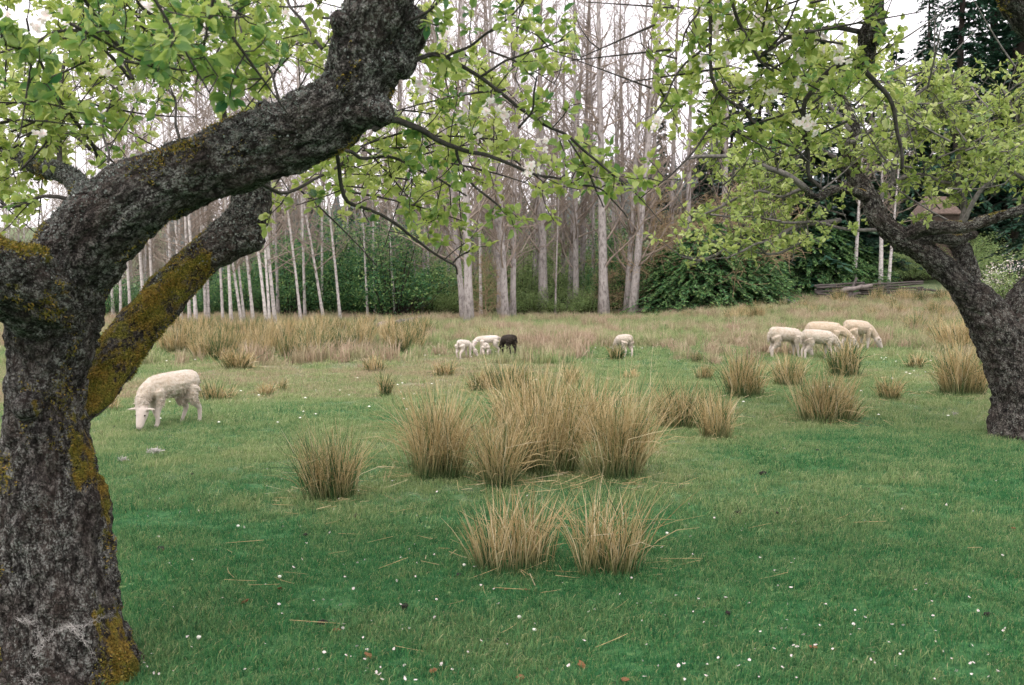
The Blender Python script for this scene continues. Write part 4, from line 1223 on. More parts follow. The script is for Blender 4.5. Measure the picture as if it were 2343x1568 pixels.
# rush bed further back: individuals copied from a few plants
PROTO = []
for s in range(6):
    gs, gg = tussock_geo(300 + s, 230, 0.30, 0.74, 0.40, 0.12 + 0.08 * s, 0.0050, 4)
    PROTO.append((gs.mesh('straw_stem', M_rush), gg.mesh('green_stem', M_rushgreen)))
def far_tussock(x, y, label, group, s):
    k = int(rng.integers(6))
    z = float(gz(np.array([x]), np.array([y]))[0])
    o = empty('rush_tussock', (x, y, z), label, 'rush tussock', group)
    o.rotation_euler = (0, 0, rng.uniform(0, 6.28)); o.scale = (s * rng.uniform(.9, 1.2), s, s * rng.uniform(.8, 1.1))
    tag(obj('straw_stem', PROTO[k][0], o), kind='stuff'); tag(obj('green_stem', PROTO[k][1], o), kind='stuff')
cnt = 0
while cnt < 105:
    xx, yy = rng.uniform(330, 985), rng.uniform(752, 826)
    if yy > np.interp(xx, [330, 480, 560, 800, 985], [800, 826, 832, 826, 800]): continue
    p = ground_pt(xx, yy)
    far_tussock(p[0], p[1], 'tan rush tussock in the dense bed before the birches', 'rush bed before the birches', rng.uniform(.7, 1.1)); cnt += 1
cnt = 0
while cnt < 60:
    xx, yy = rng.uniform(1480, 2260), rng.uniform(700, 792)
    if yy > np.interp(xx, [1480, 1700, 2000, 2080, 2260], [735, 738, 735, 770, 792]): continue
    p = ground_pt(xx, yy)
    far_tussock(p[0], p[1], 'tan rush tussock in the loose stand before the rail fence', 'rushes before the rail fence', rng.uniform(.55, .95)); cnt += 1
for q in range(26):
    X = P(rng.uniform(1850, 2330), 690, 50.5)[0]
    far_tussock(X, 50.0 + rng.uniform(-1, 1), 'tall dry rush tussock growing against the rail fence', 'rushes against the rail fence', rng.uniform(.8, 1.15))
for (xx, yy) in ((1105, 770), (1120, 776), (1310, 790), (1335, 795), (1345, 785), (1590, 830), (1605, 870)):
    p = ground_pt(xx, yy)
    far_tussock(p[0], p[1], 'scattered rush tuft on rough grass behind the central clump', 'scattered rush tufts mid field', rng.uniform(.4, .6))

# ------------------------------------------------------------------ sheep
def sheep_mat(name, fleece, shade, skin, legs):
    m, nt, b, out = new_mat(name)
    tc = N_(nt, 'ShaderNodeTexCoord')
    w = attr(nt, 'wool'); dk = attr(nt, 'dark')
    n = tnoise(nt, tc.outputs['Object'], 26, 5, 0.7)
    n2 = tnoise(nt, tc.outputs['Object'], 6, 4, 0.6)
    c = ramp(nt, n, [(0.3, shade), (0.6, fleece), (0.85, tuple(min(.86, x * 1.08) for x in fleece))]).outputs[0]
    dirt = math_(nt, 'MULTIPLY', ramp(nt, n2, [(0.42, (0, 0, 0)), (0.68, (1, 1, 1))]).outputs[0], 0.45)
    c = mixc(nt, dirt, c, tuple(x * k for x, k in zip(shade, (0.95, 0.88, 0.78))))
    sk = mixc(nt, math_(nt, 'MULTIPLY', n2, 0.5), skin, legs)
    c = mixc(nt, w.outputs['Fac'], sk, c)
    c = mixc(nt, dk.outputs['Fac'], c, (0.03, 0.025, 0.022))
    nt.links.new(c, b.inputs['Base Color'])
    b.inputs['Roughness'].default_value = 0.95
    b.inputs['Specular IOR Level'].default_value = 0.1
    b.inputs['Sheen Weight'].default_value = 0.3 if fleece[0] > .2 else 0.0
    bump(nt, b, n, 0.8, 0.02)
    return m
M_sheep = sheep_mat('white_fleece', (0.56, 0.50, 0.42), (0.36, 0.29, 0.215), (0.57, 0.50, 0.45), (0.44, 0.36, 0.30))
M_sheep_tan = sheep_mat('cream_fleece', (0.54, 0.45, 0.34), (0.38, 0.29, 0.20), (0.54, 0.48, 0.43), (0.44, 0.35, 0.28))
M_lamb = sheep_mat('lamb_fleece', (0.60, 0.55, 0.49), (0.46, 0.40, 0.33), (0.58, 0.50, 0.45), (0.50, 0.42, 0.36))
M_black = sheep_mat('black_fleece', (0.055, 0.045, 0.036), (0.010, 0.009, 0.009), (0.02, 0.018, 0.017), (0.015, 0.014, 0.013))
M_eye = simple_mat('sheep_eye', (0.02, 0.016, 0.012), 0.2, 0.1, 3)

def rot2(p, a):
    c, s = math.cos(a), math.sin(a)
    return np.array([p[0] * c - p[1] * s, p[0] * s + p[1] * c, p[2]])

def sheep(loc, heading, H, label, mat=M_sheep, head_yaw=0.0, head_pose='graze', lamb=False, shaggy=0.5, tail='long', seed=1, girth=1.0, grey_back=False, group=None, leg_spread=0.0):
    """a ewe about 0.66 m at the withers in its own space, facing +X; scaled to height H"""
    g = Geo()
    r = np.random.default_rng(seed)
    # barrel: stations along the spine (x, centre z, half width, half height)
    st = [(-.415, .50, .035, .05), (-.40, .50, .10, .11), (-.34, .50, .150, .150), (-.24, .495, .172, .168), (-.10, .485, .186, .182), (.04, .48, .188, .184), (.16, .482, .172, .172), (.26, .49, .140, .150), (.33, .50, .095, .115), (.37, .505, .04, .06)]
    st = [(x * .90, z + .04, w * .98, h * .87) for x, z, w, h in st]
    if lamb: st = [(x * .9, z, w * .82, h * .80) for x, z, w, h in st]
    V = []; k = 16
    ang = np.arange(k) * 2 * math.pi / k
    for x, z, w, h in st:
        w = w * girth
        cz = np.where(np.sin(ang) < 0, 1.05, 0.95)
        z = z - .055 * x * (head_pose == 'graze')
        V.append(np.stack([np.full(k, x), w * np.cos(ang) * (1 - 0.1 * np.maximum(np.sin(ang), 0)), z + h * np.sin(ang) * cz], 1))
    V = np.concatenate(V); n = len(st)
    i = np.arange(n - 1)[:, None] * k; j = np.arange(k)[None]; j2 = (j + 1) % k
    Q = np.stack([i + j, i + j2, i + k + j2, i + k + j], -1).reshape(-1, 4)
    c0, c1 = len(V), len(V) + 1
    V = np.concatenate([V, [[st[0][0] - .01, 0, st[0][1]], [st[-1][0] + .01, 0, st[-1][1]]]])
    jj = np.arange(k)
    T = np.concatenate([np.stack([np.full(k, c0), (jj + 1) % k, jj], 1), np.stack([np.full(k, c1), (n - 1) * k + jj, (n - 1) * k + (jj + 1) % k], 1)])
    g.add(V, T, Q)
    def limb(pts, rad, s=10, per=4):
        pa, ra = smooth_path(np.array(pts, float), per, rad)
        V, T, Q = one_tube(pa, ra, s); g.add(V, T, Q)
    lw = 1.12 if lamb else 1.0
    f1, f2, b1, b2_ = r.uniform(-.05, .05, 4) + np.array([leg_spread, -leg_spread, -leg_spread, leg_spread])
    for sgn, df, db in ((1, f1, b1), (-1, f2, b2_)):
        y = .085 * sgn
        limb([(.23, y * 1.15, .46), (.21, y * 1.2, .34), (.225 + df * .5, y * 1.1, .20), (.222 + df, y * 1.05, .065), (.235 + df, y * 1.05, .02), (.245 + df, y * 1.05, .004)], [.08, .056, .033 * lw, .024 * lw, .029, .027])
        y = .095 * sgn
        limb([(-.25, y * .95, .46), (-.225, y * 1.15, .345), (-.29 + db * .4, y * 1.1, .235), (-.325 + db * .5, y * 1.05, .195), (-.312 + db, y, .065), (-.298 + db, y, .02), (-.288 + db, y, .004)], [.112, .078, .040 * lw, .033 * lw, .024 * lw, .029, .027])
    # neck and head
    if head_pose == 'graze':
        nk = [(.24, 0, .50), (.36, 0, .44), (.45, 0, .335), (.50, 0, .26)]; hd0 = np.array([.50, 0, .245]); hd1 = np.array([.60, 0, .035])
    elif head_pose == 'mid':
        nk = [(.24, 0, .52), (.36, 0, .52), (.46, 0, .48), (.52, 0, .44)]; hd0 = np.array([.52, 0, .44]); hd1 = np.array([.64, 0, .27])
    else:
        nk = [(.24, 0, .50), (.38, 0, .46), (.50, 0, .38), (.57, 0, .31)]; hd0 = np.array([.57, 0, .30]); hd1 = np.array([.70, 0, .12])
    piv = np.array([.26, 0, 0])
    def turn(p, f): return rot2(np.array(p, float) - piv, head_yaw * f) + piv
    nk = [turn(p, f) for p, f in zip(nk, (0, .35, .65, .85))]
    limb(nk, [.125, .105, .082, .07] if not lamb else [.10, .078, .064, .06])
    h0, h1 = turn(hd0, 1.0), turn(hd1, 1.0)
    ax = norm(h1 - h0)
    sidev = norm(np.cross(ax, [0, 0, 1.0])); nrm = np.cross(sidev, ax)
    if np.dot(nrm, [0, 0, 1]) < 0: nrm = -nrm
    limb([h0 - ax * .035, h0 + ax * .01, h0 + ax * .07, h0 + ax * .13, h0 + ax * .20, h0 + ax * .235], [.058, .076, .073, .058, .046, .036], 12)
    for sgn in (1, -1):
        e0 = h0 + sidev * .05 * sgn + nrm * .03 - ax * .005
        e1 = e0 + sidev * .125 * sgn + np.array([0, 0, -.012])
        pa = np.array([e0, e0 + (e1 - e0) * .35, e0 + (e1 - e0) * .7, e1])
        V, T, Q = one_tube(pa, np.array([.018, .031, .026, .008]), 8)
        mid = np.array([e0 + (e1 - e0) * max(0, min(1, float(np.dot(v - e0, e1 - e0) / np.dot(e1 - e0, e1 - e0)))) for v in V])
        V = mid + (V - mid) * np.array([1, 1, .55]); g.add(V, T, Q)
    if tail == 'long': limb([(-.355, 0, .58), (-.395, 0, .52), (-.40, 0, .42), (-.395, .005, .35)], [.03, .028, .024, .016])
    elif tail == 'dock': limb([(-.35, 0, .58), (-.39, 0, .54), (-.40, 0, .50)], [.035, .034, .026])
    if lamb is False and seed % 2: limb([(-.17, 0, .36), (-.15, 0, .29), (-.13, 0, .275)], [.08, .065, .05])      # udder
    V, N, Q = voxel_union(g, 0.0105, 3)
    # fleece weight: 1 on trunk and neck, 0 on face and shanks
    dh = np.linalg.norm(V - (h0 + ax * .09), axis=1)
    wool = sstep(.10, .17, dh) * sstep(.22, .31, V[:, 2] + 0.05 * (np.abs(V[:, 0]) < .15))
    along = np.sum((V - h0) * ax, 1)
    low = sstep(.60, .40, V[:, 2]) * .8 + .2
    back = sstep(.1, -.25, V[:, 0]) * .6 + .4
    d = fbm(V * [22, 22, 30], 3, seed) * wool * (.003 + .013 * shaggy * low ** 2 * back)
    V = V + N * d[:, None]
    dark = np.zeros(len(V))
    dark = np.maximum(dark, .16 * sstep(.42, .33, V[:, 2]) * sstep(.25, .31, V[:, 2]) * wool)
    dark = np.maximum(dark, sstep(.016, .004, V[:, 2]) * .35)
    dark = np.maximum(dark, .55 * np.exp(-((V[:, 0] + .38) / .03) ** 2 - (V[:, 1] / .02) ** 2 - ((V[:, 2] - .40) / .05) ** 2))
    s = H / .665
    o = empty('sheep' if not lamb else 'lamb', loc, label, 'sheep' if not lamb else 'lamb', group)
    o.rotation_euler = (0, 0, heading)
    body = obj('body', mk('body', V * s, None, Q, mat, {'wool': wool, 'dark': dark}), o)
    if shaggy >= .4:
        wt = wool * np.clip(low ** 2 * back * 1.3 - .12, 0, 1) * np.clip(.5 + fbm(V * 7, 2, seed + 2), 0, 1.5)
        nl = 2600 if shaggy > .9 else 900
        pp, nv = surf_scatter(V, N, Q, wt + 1e-7, nl, seed)
        rr = np.random.default_rng(seed)
        dl = norm(nv * .55 + np.array([-.15, 0, -.75]) + rr.normal(0, .35, (nl, 3)))
        sv = norm(np.cross(dl, nv)) * rr.uniform(.003, .007, (nl, 1)); hl = rr.uniform(.014, .034, (nl, 1))
        LV_ = np.stack([pp - sv, pp + sv, pp + dl * hl * .6 + sv * .8 + nv * .006, pp + dl * hl * .6 - sv * .8 + nv * .006, pp + dl * hl], 1).reshape(-1, 3)
        oo = np.arange(nl)[:, None] * 5
        gl = Geo(); gl.add(LV_ * s, np.concatenate([oo + [3, 2, 4]]), np.concatenate([oo + [0, 1, 2, 3]]), wool=1.0, dark=np.repeat(np.clip(rr.normal(.05, .06, nl), 0, .25), 5))
        tag(obj('fleece', gl.mesh('fleece', mat), o), kind='stuff')
    me = bmesh.new(); bmesh.ops.create_icosphere(me, subdivisions=2, radius=.012 * s)
    em = bpy.data.meshes.new('eye'); me.to_mesh(em); me.free(); em.materials.append(M_eye)
    for sgn in (1, -1):
        e = (h0 + ax * .085 + sidev * .056 * sgn + nrm * .034) * s
        obj('eye', em, o, tuple(e))
    return o
def hd(x, y): return math.atan2(y, x)
def put(x, y): return ground_pt(x, y)
p = put(392, 972); sheep(p, hd(-.62, -.78), px_size(p, 122) * .93, 'white ewe with ragged fleece grazing alone beside the mossy tree, face to camera', head_yaw=.55, shaggy=1.0, tail='dock', seed=3, leg_spread=.07)
p = put(1062, 820); sheep(p, hd(.55, .83), px_size(p, 44), 'white lamb seen from behind at the tail of the black sheep group', M_lamb, head_yaw=-.5, lamb=True, shaggy=.2, seed=4)
p = put(1118, 812); sheep(p, hd(-1, -.12), px_size(p, 46), 'white sheep standing side-on with lowered head behind the lambs', M_lamb, head_yaw=.7, head_pose='mid', lamb=True, shaggy=.2, seed=5)
p = put(1112, 815); sheep(p, hd(.08, 1), px_size(p, 32), 'smallest lamb seen from behind between white sheep and black sheep', M_lamb, head_yaw=-.5, lamb=True, shaggy=.15, seed=6)
p = put(1163, 813); sheep(p, hd(-.45, .89), px_size(p, 47), 'black woolly sheep with its back turned next to the lambs', M_black, shaggy=.7, seed=8, girth=1.2, grey_back=True, tail='dock')
p = put(1426, 816); sheep(p, hd(-.42, .91), px_size(p, 50), 'lone white sheep with its rump turned behind a green rush tussock', M_sheep, shaggy=.4, seed=10, girth=1.1, tail='dock')
p = put(1797, 818); sheep(p, hd(.98, .12), px_size(p, 66), 'patchy white ewe grazing at the open end of the flock of four', M_sheep, shaggy=.5, seed=7, head_yaw=-.2, girth=.95)
p = put(1872, 822); sheep(p, hd(.96, .10), px_size(p, 64), 'woolly cream ewe in front, partly behind the dark green tussock', M_sheep, shaggy=.6, seed=12, head_yaw=-.1, girth=1.15)
p = put(1886, 806); sheep(p, hd(.97, -.12), px_size(p, 66), 'tan shorn ewe standing behind the cream ewe with outstretched neck', M_sheep_tan, head_pose='reach', shaggy=.15, seed=14, girth=.92)
p = put(1962, 801); sheep(p, hd(.82, .42), px_size(p, 64), 'cream ewe grazing furthest along the flock, nearest the leaning tree', M_sheep_tan, head_yaw=-.55, shaggy=.2, seed=16, girth=1.0)

# ------------------------------------------------------------------ the wood behind
def bare_tree(seed, H, r0, lean=(0, 0), crown0=0.35, nb=46, blen=2.6, upw=1.0, ntw=8, bend=0.25, stems=1, tw_r=0.006):
    """leafless tree at the origin: trunk Geo, branch Geo (limbs and twigs)"""
    r = np.random.default_rng(seed)
    gt_, gb_ = Geo(), Geo()
    n = 14
    t = np.linspace(0, 1, n)
    wob = np.stack([np.cumsum(r.normal(0, bend, n)) * t, np.cumsum(r.normal(0, bend, n)) * t, 0 * t], 1) * H * 0.012
    path = np.stack([lean[0] * t * (1 + .3 * t), lean[1] * t, H * t - 0.15], 1) + wob
    rad = r0 * (1 - 0.93 * t ** 0.9) * (1 + 0.35 * np.exp(-t * 40))
    V, T, Q = one_tube(path, rad, 9); gt_.add(V, T, Q)
    # limbs
    tb = crown0 + (0.98 - crown0) * r.uniform(0, 1, nb) ** 0.9
    i = np.minimum((tb * (n - 1)).astype(int), n - 2); f = (tb * (n - 1) - i)[:, None]
    p0 = path[i] * (1 - f) + path[i + 1] * f
    a = r.uniform(0, 2 * math.pi, nb)
    d = norm(np.stack([np.cos(a), np.sin(a), np.full(nb, upw) + r.normal(0, .25, nb)], 1))
    L = blen * (1.15 - tb) * r.uniform(0.5, 1.2, nb) + 0.4
    pts = [p0]
    for k in range(5):
        d = norm(d + r.normal(0, .14, (nb, 3)) + np.array([0, 0, .10 * upw]))
        pts.append(pts[-1] + d * (L / 5)[:, None])
    bp = np.stack(pts, 1)
    br_ = (0.012 + 0.22 * r0 * (1.05 - tb))[:, None] * np.linspace(1, .25, 6)[None]
    V, Q, _, _ = tubes(bp, br_, 4); gb_.add(V, None, Q)
    # twigs
    m = nb * ntw
    s = np.repeat(np.arange(nb), ntw); tt = r.uniform(.15, 1, m) * 5
    i = np.minimum(tt.astype(int), 4); f = (tt - i)[:, None]
    q0 = bp[s, i] * (1 - f) + bp[s, i + 1] * f
    dd = norm(norm(bp[s, i + 1] - bp[s, i]) + r.normal(0, .75, (m, 3)) + np.array([0, 0, .25 * upw]))
    tl = (L[s] * .34 * r.uniform(.4, 1.2, m) + .12)[:, None]
    q1 = q0 + dd * tl * .5 + r.normal(0, .03, (m, 3)); q2 = q1 + norm(dd + r.normal(0, .4, (m, 3))) * tl * .5
    tp = np.stack([q0, q1, q2], 1)
    V, Q, _, _ = tubes(tp, np.broadcast_to(np.array([tw_r, tw_r * .9, tw_r * .5]), (m, 3)), 3); gb_.add(V, None, Q)
    return gt_, gb_

def plant_tree(name, geos, loc, label, cat, group=None, mt=M_poplar, mb=M_bare, rz=0.0, scale=1.0, meshes=None):
    o = empty(name, loc, label, cat, group)
    o.rotation_euler = (0, 0, rz); o.scale = (scale,) * 3
    if meshes is None: meshes = (geos[0].mesh('trunk', mt), geos[1].mesh('crown', mb))
    obj('trunk', meshes[0], o)
    tag(obj('crown', meshes[1], o), kind='stuff')
    return o, meshes

def wood_pt(x, y):
    return ground_pt(x, min(y, 752))
# tall poplars one can tell apart: base pixel, trunk width px, pixel x where the trunk leaves the top of the picture
POP = [
    (1062, 738, 13, 1000, 'leaning poplar whose trunk tilts away beside a straight one, above the lambs'),
    (1073, 742, 19, 1062, 'straight split-barked poplar nearest the lambs'),
    (1014, 722, 8, 992, 'thin poplar behind the leaning one by the fallen log'),
    (1027, 722, 8, 1022, 'thin straight poplar just behind the leaning one'),
    (1146, 729, 12, 1118, 'poplar standing behind the tilted pair above the black sheep'),
    (1157, 736, 15, 1128, 'tilted poplar above the black sheep'),
    (1173, 732, 13, 1182, 'slim upright poplar beside the tilted one above the black sheep'),
    (1244, 728, 21, 1228, 'stout isolated poplar in the middle of the wood edge'),
    (1264, 710, 9, 1258, 'dark slim poplar just behind the stout isolated one'),
    (1288, 715, 10, 1290, 'dark poplar between the stout isolated one and its next neighbour'),
    (1318, 724, 14, 1314, 'grey poplar third before the double-stemmed one'),
    (1332, 718, 7, 1344, 'thin poplar stem beside the grey one'),
    (1358, 719, 9, 1352, 'slim poplar hugging the broadest poplar'),
    (1382, 725, 21, 1366, 'broadest straight poplar with the tallest crown against the sky'),
    (1434, 719, 15, 1470, 'poplar leaning over, near stem of the crossing pair'),
    (1447, 720, 18, 1508, 'poplar leaning over, far stem of the crossing pair'),
    (1410, 706, 8, 1405, 'thin poplar behind between the broadest one and the crossing pair'),
]
for i, (x, y, w, xt, lb) in enumerate(POP):
    p = ground_pt(x, y)
    s = px_size(p, 1.0)
    Ht = rng.uniform(19, 24)
    lean = (xt - x) * s / ((CAM_Z + 650 * s) / Ht)
    geo2 = bare_tree(500 + i, Ht, w * s * .56, (lean, rng.uniform(-.6, .6)), .10 if w > 8 else .16, 66, 3.2, .75, 10, .16, tw_r=.008)
    plant_tree('poplar_tree', geo2, p, lb, 'tree')
BACK = [bare_tree(560 + i, 23, .17, (rng.uniform(-1, 1), 0), .14, 70, 2.8, .8, 10, .16, tw_r=.0075) for i in range(4)]
BACKM = [(a.mesh('trunk', M_poplar), b.mesh('crown', M_bare)) for a, b in BACK]
for x in (905, 960, 1000, 1040, 1090, 1135, 1200, 1222, 1275, 1302, 1330, 1395, 1425, 1460, 1490, 1530, 1570, 1610, 850, 790, 700, 620, 1650, 1185, 1110, 1350):
    Y = rng.uniform(50, 72); X = P(x, 700, Y)[0]
    plant_tree('poplar_tree', None, (X, Y, float(gz(np.array([X]), np.array([Y]))[0])), 'tall grey poplar in the rows behind the front trunks', 'tree', 'poplars of the back rows', rz=rng.uniform(0, 6.28), scale=rng.uniform(.85, 1.15), meshes=BACKM[int(rng.integers(4))])
# slender birches of the left half
BIR = [(251, 727, 247, 7), (300, 735, 290, 7), (331, 738, 322, 8), (352, 740, 345, 7), (397, 742, 388, 8), (416, 745, 405, 7), (435, 748, 428, 8), (450, 749, 436, 9), (472, 744, 466, 7), (478, 744, 474, 7), (511, 746, 502, 7), (530, 749, 519, 8), (555, 748, 520, 7), (561, 744, 536, 6), (581, 746, 560, 8), (612, 751, 585, 8), (618, 751, 606, 7), (631, 751, 612, 9), (690, 744, 664, 7), (743, 740, 704, 7), (780, 739, 756, 7), (842, 735, 830, 6), (905, 733, 890, 6), (958, 730, 940, 7), (985, 727, 975, 7)]
BLAB = ['slender birch trunk seen in the gap under the arching limb', 'slender birch trunk at the birch stand beside the mossy limb', 'slender birch trunk rising from the rush bed']
for i, (x, y, xt, w) in enumerate(BIR):
    p = ground_pt(x, y); s = px_size(p, 1.0)
    Ht = rng.uniform(13, 18)
    lean = (xt - x) * s / (150 * s / Ht) * .55
    geo2 = bare_tree(600 + i, Ht, w * s * .48, (np.clip(lean, -3, 3), rng.uniform(-.4, .4)), .14, 44, 2.0, .6, 9, .22, tw_r=.0075)
    if x < 400: lb, gp = BLAB[0], 'birches under the limb'
    elif x < 600: lb, gp = BLAB[1], 'birches beside the mossy limb'
    elif 605 < x < 635: lb, gp = 'birch stem of the tight trio growing from one foot', 'trio of birch stems'
    elif x < 700: lb, gp = 'single pale birch just beyond the trio of stems, before the dark shrubs', None
    elif x < 760: lb, gp = 'single pale birch in the middle of the dark shrubs', None
    elif x < 800: lb, gp = 'single pale birch before the brightest shrub', None
    else: lb, gp = 'thin grey birch at the edge between shrubs and poplars', 'birches between shrubs and poplars'
    plant_tree('birch_tree', geo2, p, lb, 'tree', gp, M_birch)
# the thicket of young trees behind them
TH = [bare_tree(700 + i, 13 + i, .075, (rng.uniform(-.8, .8), 0), .12, 52, 2.0, .8, 11, .25, tw_r=.008) for i in range(6)]
THM = [(a.mesh('trunk', M_birch if i % 2 else M_poplar), b.mesh('crown', M_bare)) for i, (a, b) in enumerate(TH)]
cnt = 0
while cnt < 124:
    yy = rng.uniform(47, 82); xx = rng.uniform(-.52, .17) * yy
    if xx > .05 * yy and rng.uniform() < .55: continue
    k = int(rng.integers(6))
    px_ = CX + F * xx / yy
    side = next(nm for lim, nm in ((330, 'fork of the mossy apple tree'), (600, 'birches beside the mossy limb'), (700, 'trio of birch stems'), (860, 'three single birches'), (1000, 'fallen log and shrubs'), (1120, 'leaning poplar'), (1230, 'tilted poplars'), (1340, 'stout isolated poplar'), (9999, 'broadest poplar')) if px_ < lim)
    plant_tree('young_tree', None, (xx, yy, float(gz(np.array([xx]), np.array([yy]))[0])), 'thin bare young tree in the grey thicket behind the ' + side, 'tree', 'thicket behind the ' + side, rz=rng.uniform(0, 6.28), scale=rng.uniform(.75, 1.15), meshes=THM[k]); cnt += 1
# tan, lichen-crusted scrub between poplars and conifers
SC = [bare_tree(760 + i, 4.6 + .6 * i, .05, (rng.uniform(-.5, .5), 0), .06, 60, 3.0, .35, 12, .5, tw_r=.010) for i in range(3)]
SCM = [(a.mesh('trunk', M_baretan), b.mesh('crown', M_baretan)) for a, b in SC]
SCR = [(1515, 713), (1575, 709), (1640, 706), (1700, 703), (1490, 716), (1112, 733), (1400, 722)]
for i, (x, y) in enumerate(SCR):
    p = ground_pt(x, y)
    big_ = x > 1480
    plant_tree('bare_shrub', None, p, 'tan leafless shrub with tangled twigs beside the crossing poplar pair' if big_ else 'small tan leafless shrub among the poplar trunks', 'shrub', 'tan shrubs beside the crossing poplars' if big_ else 'tan shrubs among poplar trunks', rz=rng.uniform(0, 6.28), scale=rng.uniform(.9, 1.35) if big_ else .5, meshes=SCM[i % 3])

# conifers (geometry)
def conifer_geo(seed, H, R, z0=.06, nb=270, per=34, ls=1.0):
    r = np.random.default_rng(seed)
    gt_, gn = Geo(), Geo()
    t = np.linspace(0, 1, 10)
    V, T, Q = one_tube(np.stack([.15 * np.sin(t * 3 + seed), .1 * np.cos(t * 4), H * t - .2], 1), H * .014 * (1 - .95 * t) + .01, 8); gt_.add(V, T, Q)
    zz = z0 + (1 - z0) * r.uniform(0, 1, nb) ** 1.15
    a = r.uniform(0, 6.283, nb)
    L = R * (1.02 - zz) ** .8 * r.uniform(.55, 1.15, nb) + .15
    dh = np.stack([np.cos(a), np.sin(a), np.zeros(nb)], 1)
    s = np.linspace(0, 1, 6)
    bp = np.stack([dh * (L * q)[:, None] + np.array([0, 0, 1.0]) * (zz * H + L * (.18 * q - .42 * q * q))[:, None] for q in s], 1)
    V, Q, _, _ = tubes(bp, (.035 * (1.05 - zz))[:, None] * np.linspace(1, .2, 6)[None] + .004, 3); gt_.add(V, None, Q)
    m = nb * per
    k = np.repeat(np.arange(nb), per); q = r.uniform(.12, 1.0, m)
    i = np.minimum((q * 5).astype(int), 4); f = (q * 5 - i)[:, None]
    p = bp[k, i] * (1 - f) + bp[k, i + 1] * f
    sd_ = np.where(r.uniform(0, 1, m) < .5, 1, -1)[:, None]
    side = np.stack([-np.sin(a), np.cos(a), np.zeros(nb)], 1)[k] * sd_
    d = norm(dh[k] * .75 + side * r.uniform(.3, 1.1, (m, 1)) + np.array([0, 0, -.35]) + r.normal(0, .2, (m, 3)))
    l = ls * (.30 + .50 * L[k] / R * (1.1 - .5 * q))[:, None] * r.uniform(.6, 1.3, (m, 1))
    w = norm(np.cross(d, [0, 0, 1.0])) * l * .2 + r.normal(0, .02, (m, 3))
    V = np.stack([p, p + d * l * .45 + w, p + d * l, p + d * l * .45 - w], 1).reshape(-1, 3)
    gn.add(V, None, np.arange(4 * m).reshape(-1, 4), var=np.repeat(np.clip(.3 + .5 * q * r.uniform(.3, 1.2, m) + r.normal(0, .12, m), 0, 1), 4))
    return gt_, gn
# leafy shrubs
def bush_geo(seed, n, rx, rz, lsize, droop=0.0, flat=0.0):
    r = np.random.default_rng(seed)
    gl, gs_ = Geo(), Geo()
    m = 60
    a = r.uniform(0, 6.283, m); u = r.uniform(-.15, 1, m)
    c = np.stack([rx * np.sqrt(np.maximum(0, 1 - u * u)) * np.cos(a), rx * np.sqrt(np.maximum(0, 1 - u * u)) * np.sin(a), rz * (.42 + .58 * u)], 1) * r.uniform(.35, 1.25, (m, 1)) * np.array([1.15, 1.15, 1.0])
    k = r.integers(0, m, n)
    sp = np.array([.23 * rx, .23 * rx, (.13 - .085 * flat) * rz + .03])
    p = c[k] + r.normal(0, 1, (n, 3)) * sp * r.uniform(.3, 1.0, (n, 1))
    p[:, 2] -= droop * np.hypot(p[:, 0] - c[k][:, 0], p[:, 1] - c[k][:, 1])
    p = p[p[:, 2] > .05]; n = len(p)
    d = norm(r.normal(0, 1, (n, 3)) * [1, 1, .5]); up = norm(r.normal(0, .6, (n, 3)) + [0, 0, 1])
    s = norm(np.cross(up, d))
    L = lsize * r.uniform(.6, 1.3, n)[:, None]
    V = np.stack([p, p + d * L * .5 + s * L * .3, p + d * L, p + d * L * .5 - s * L * .3], 1).reshape(-1, 3)
    tone = np.clip(.5 + .22 * r.normal(0, 1, m)[k[:n]] + .2 * r.normal(0, 1, n), 0, 1)
    gl.add(V, None, np.arange(4 * n).reshape(-1, 4), var=np.repeat(tone, 4))
    base = np.zeros((m, 3)); base[:, :2] = r.normal(0, .12 * rx, (m, 2))
    mid = base * .4 + c * .6 + [0, 0, -.1 * rz]
    V, Q, _, _ = tubes(np.stack([base, mid, c], 1), np.broadcast_to(np.array([.03, .02, .008]), (m, 3)), 4)
    gs_.add(V, None, Q)
    return gl, gs_
def bush_meshes(seed, mat, n=9000, rx=1.8, rz=3.0, ls=.115, droop=0, flat=0):
    a, b = bush_geo(seed, n, rx, rz, ls, droop, flat)
    return a.mesh('foliage', mat, smooth=False), b.mesh('stem', M_conbark)
B_DARK = [bush_meshes(800 + i, M_bush) for i in range(4)]
B_LIGHT = [bush_meshes(820 + i, M_bushlight, 6000, 1.8, 2.8, .12) for i in range(3)]
B_FIR = []
for i in range(3):
    a, b = conifer_geo(970 + i, 4.2, 3.0, .0, 300, 60, .30)
    B_FIR.append((b.mesh('foliage', M_bush, smooth=False), a.mesh('stem', M_conbark)))
B_WHITE = bush_meshes(860, M_blossom, 1500, 1.3, 1.9, .085)
def bush(meshes, loc, label, group, sc, name='leafy_shrub'):
    o = empty(name, loc, label, 'shrub', group)
    o.rotation_euler = (0, 0, rng.uniform(0, 6.28)); o.scale = (sc[0], sc[0], sc[1])
    tag(obj('foliage', meshes[0], o), kind='stuff'); obj('stem', meshes[1], o)['kind'] = 'stuff'
def at_depth(x, Y): 
    X = P(x, 700, Y)[0]
    return (X, Y, float(gz(np.array([X]), np.array([Y]))[0]))
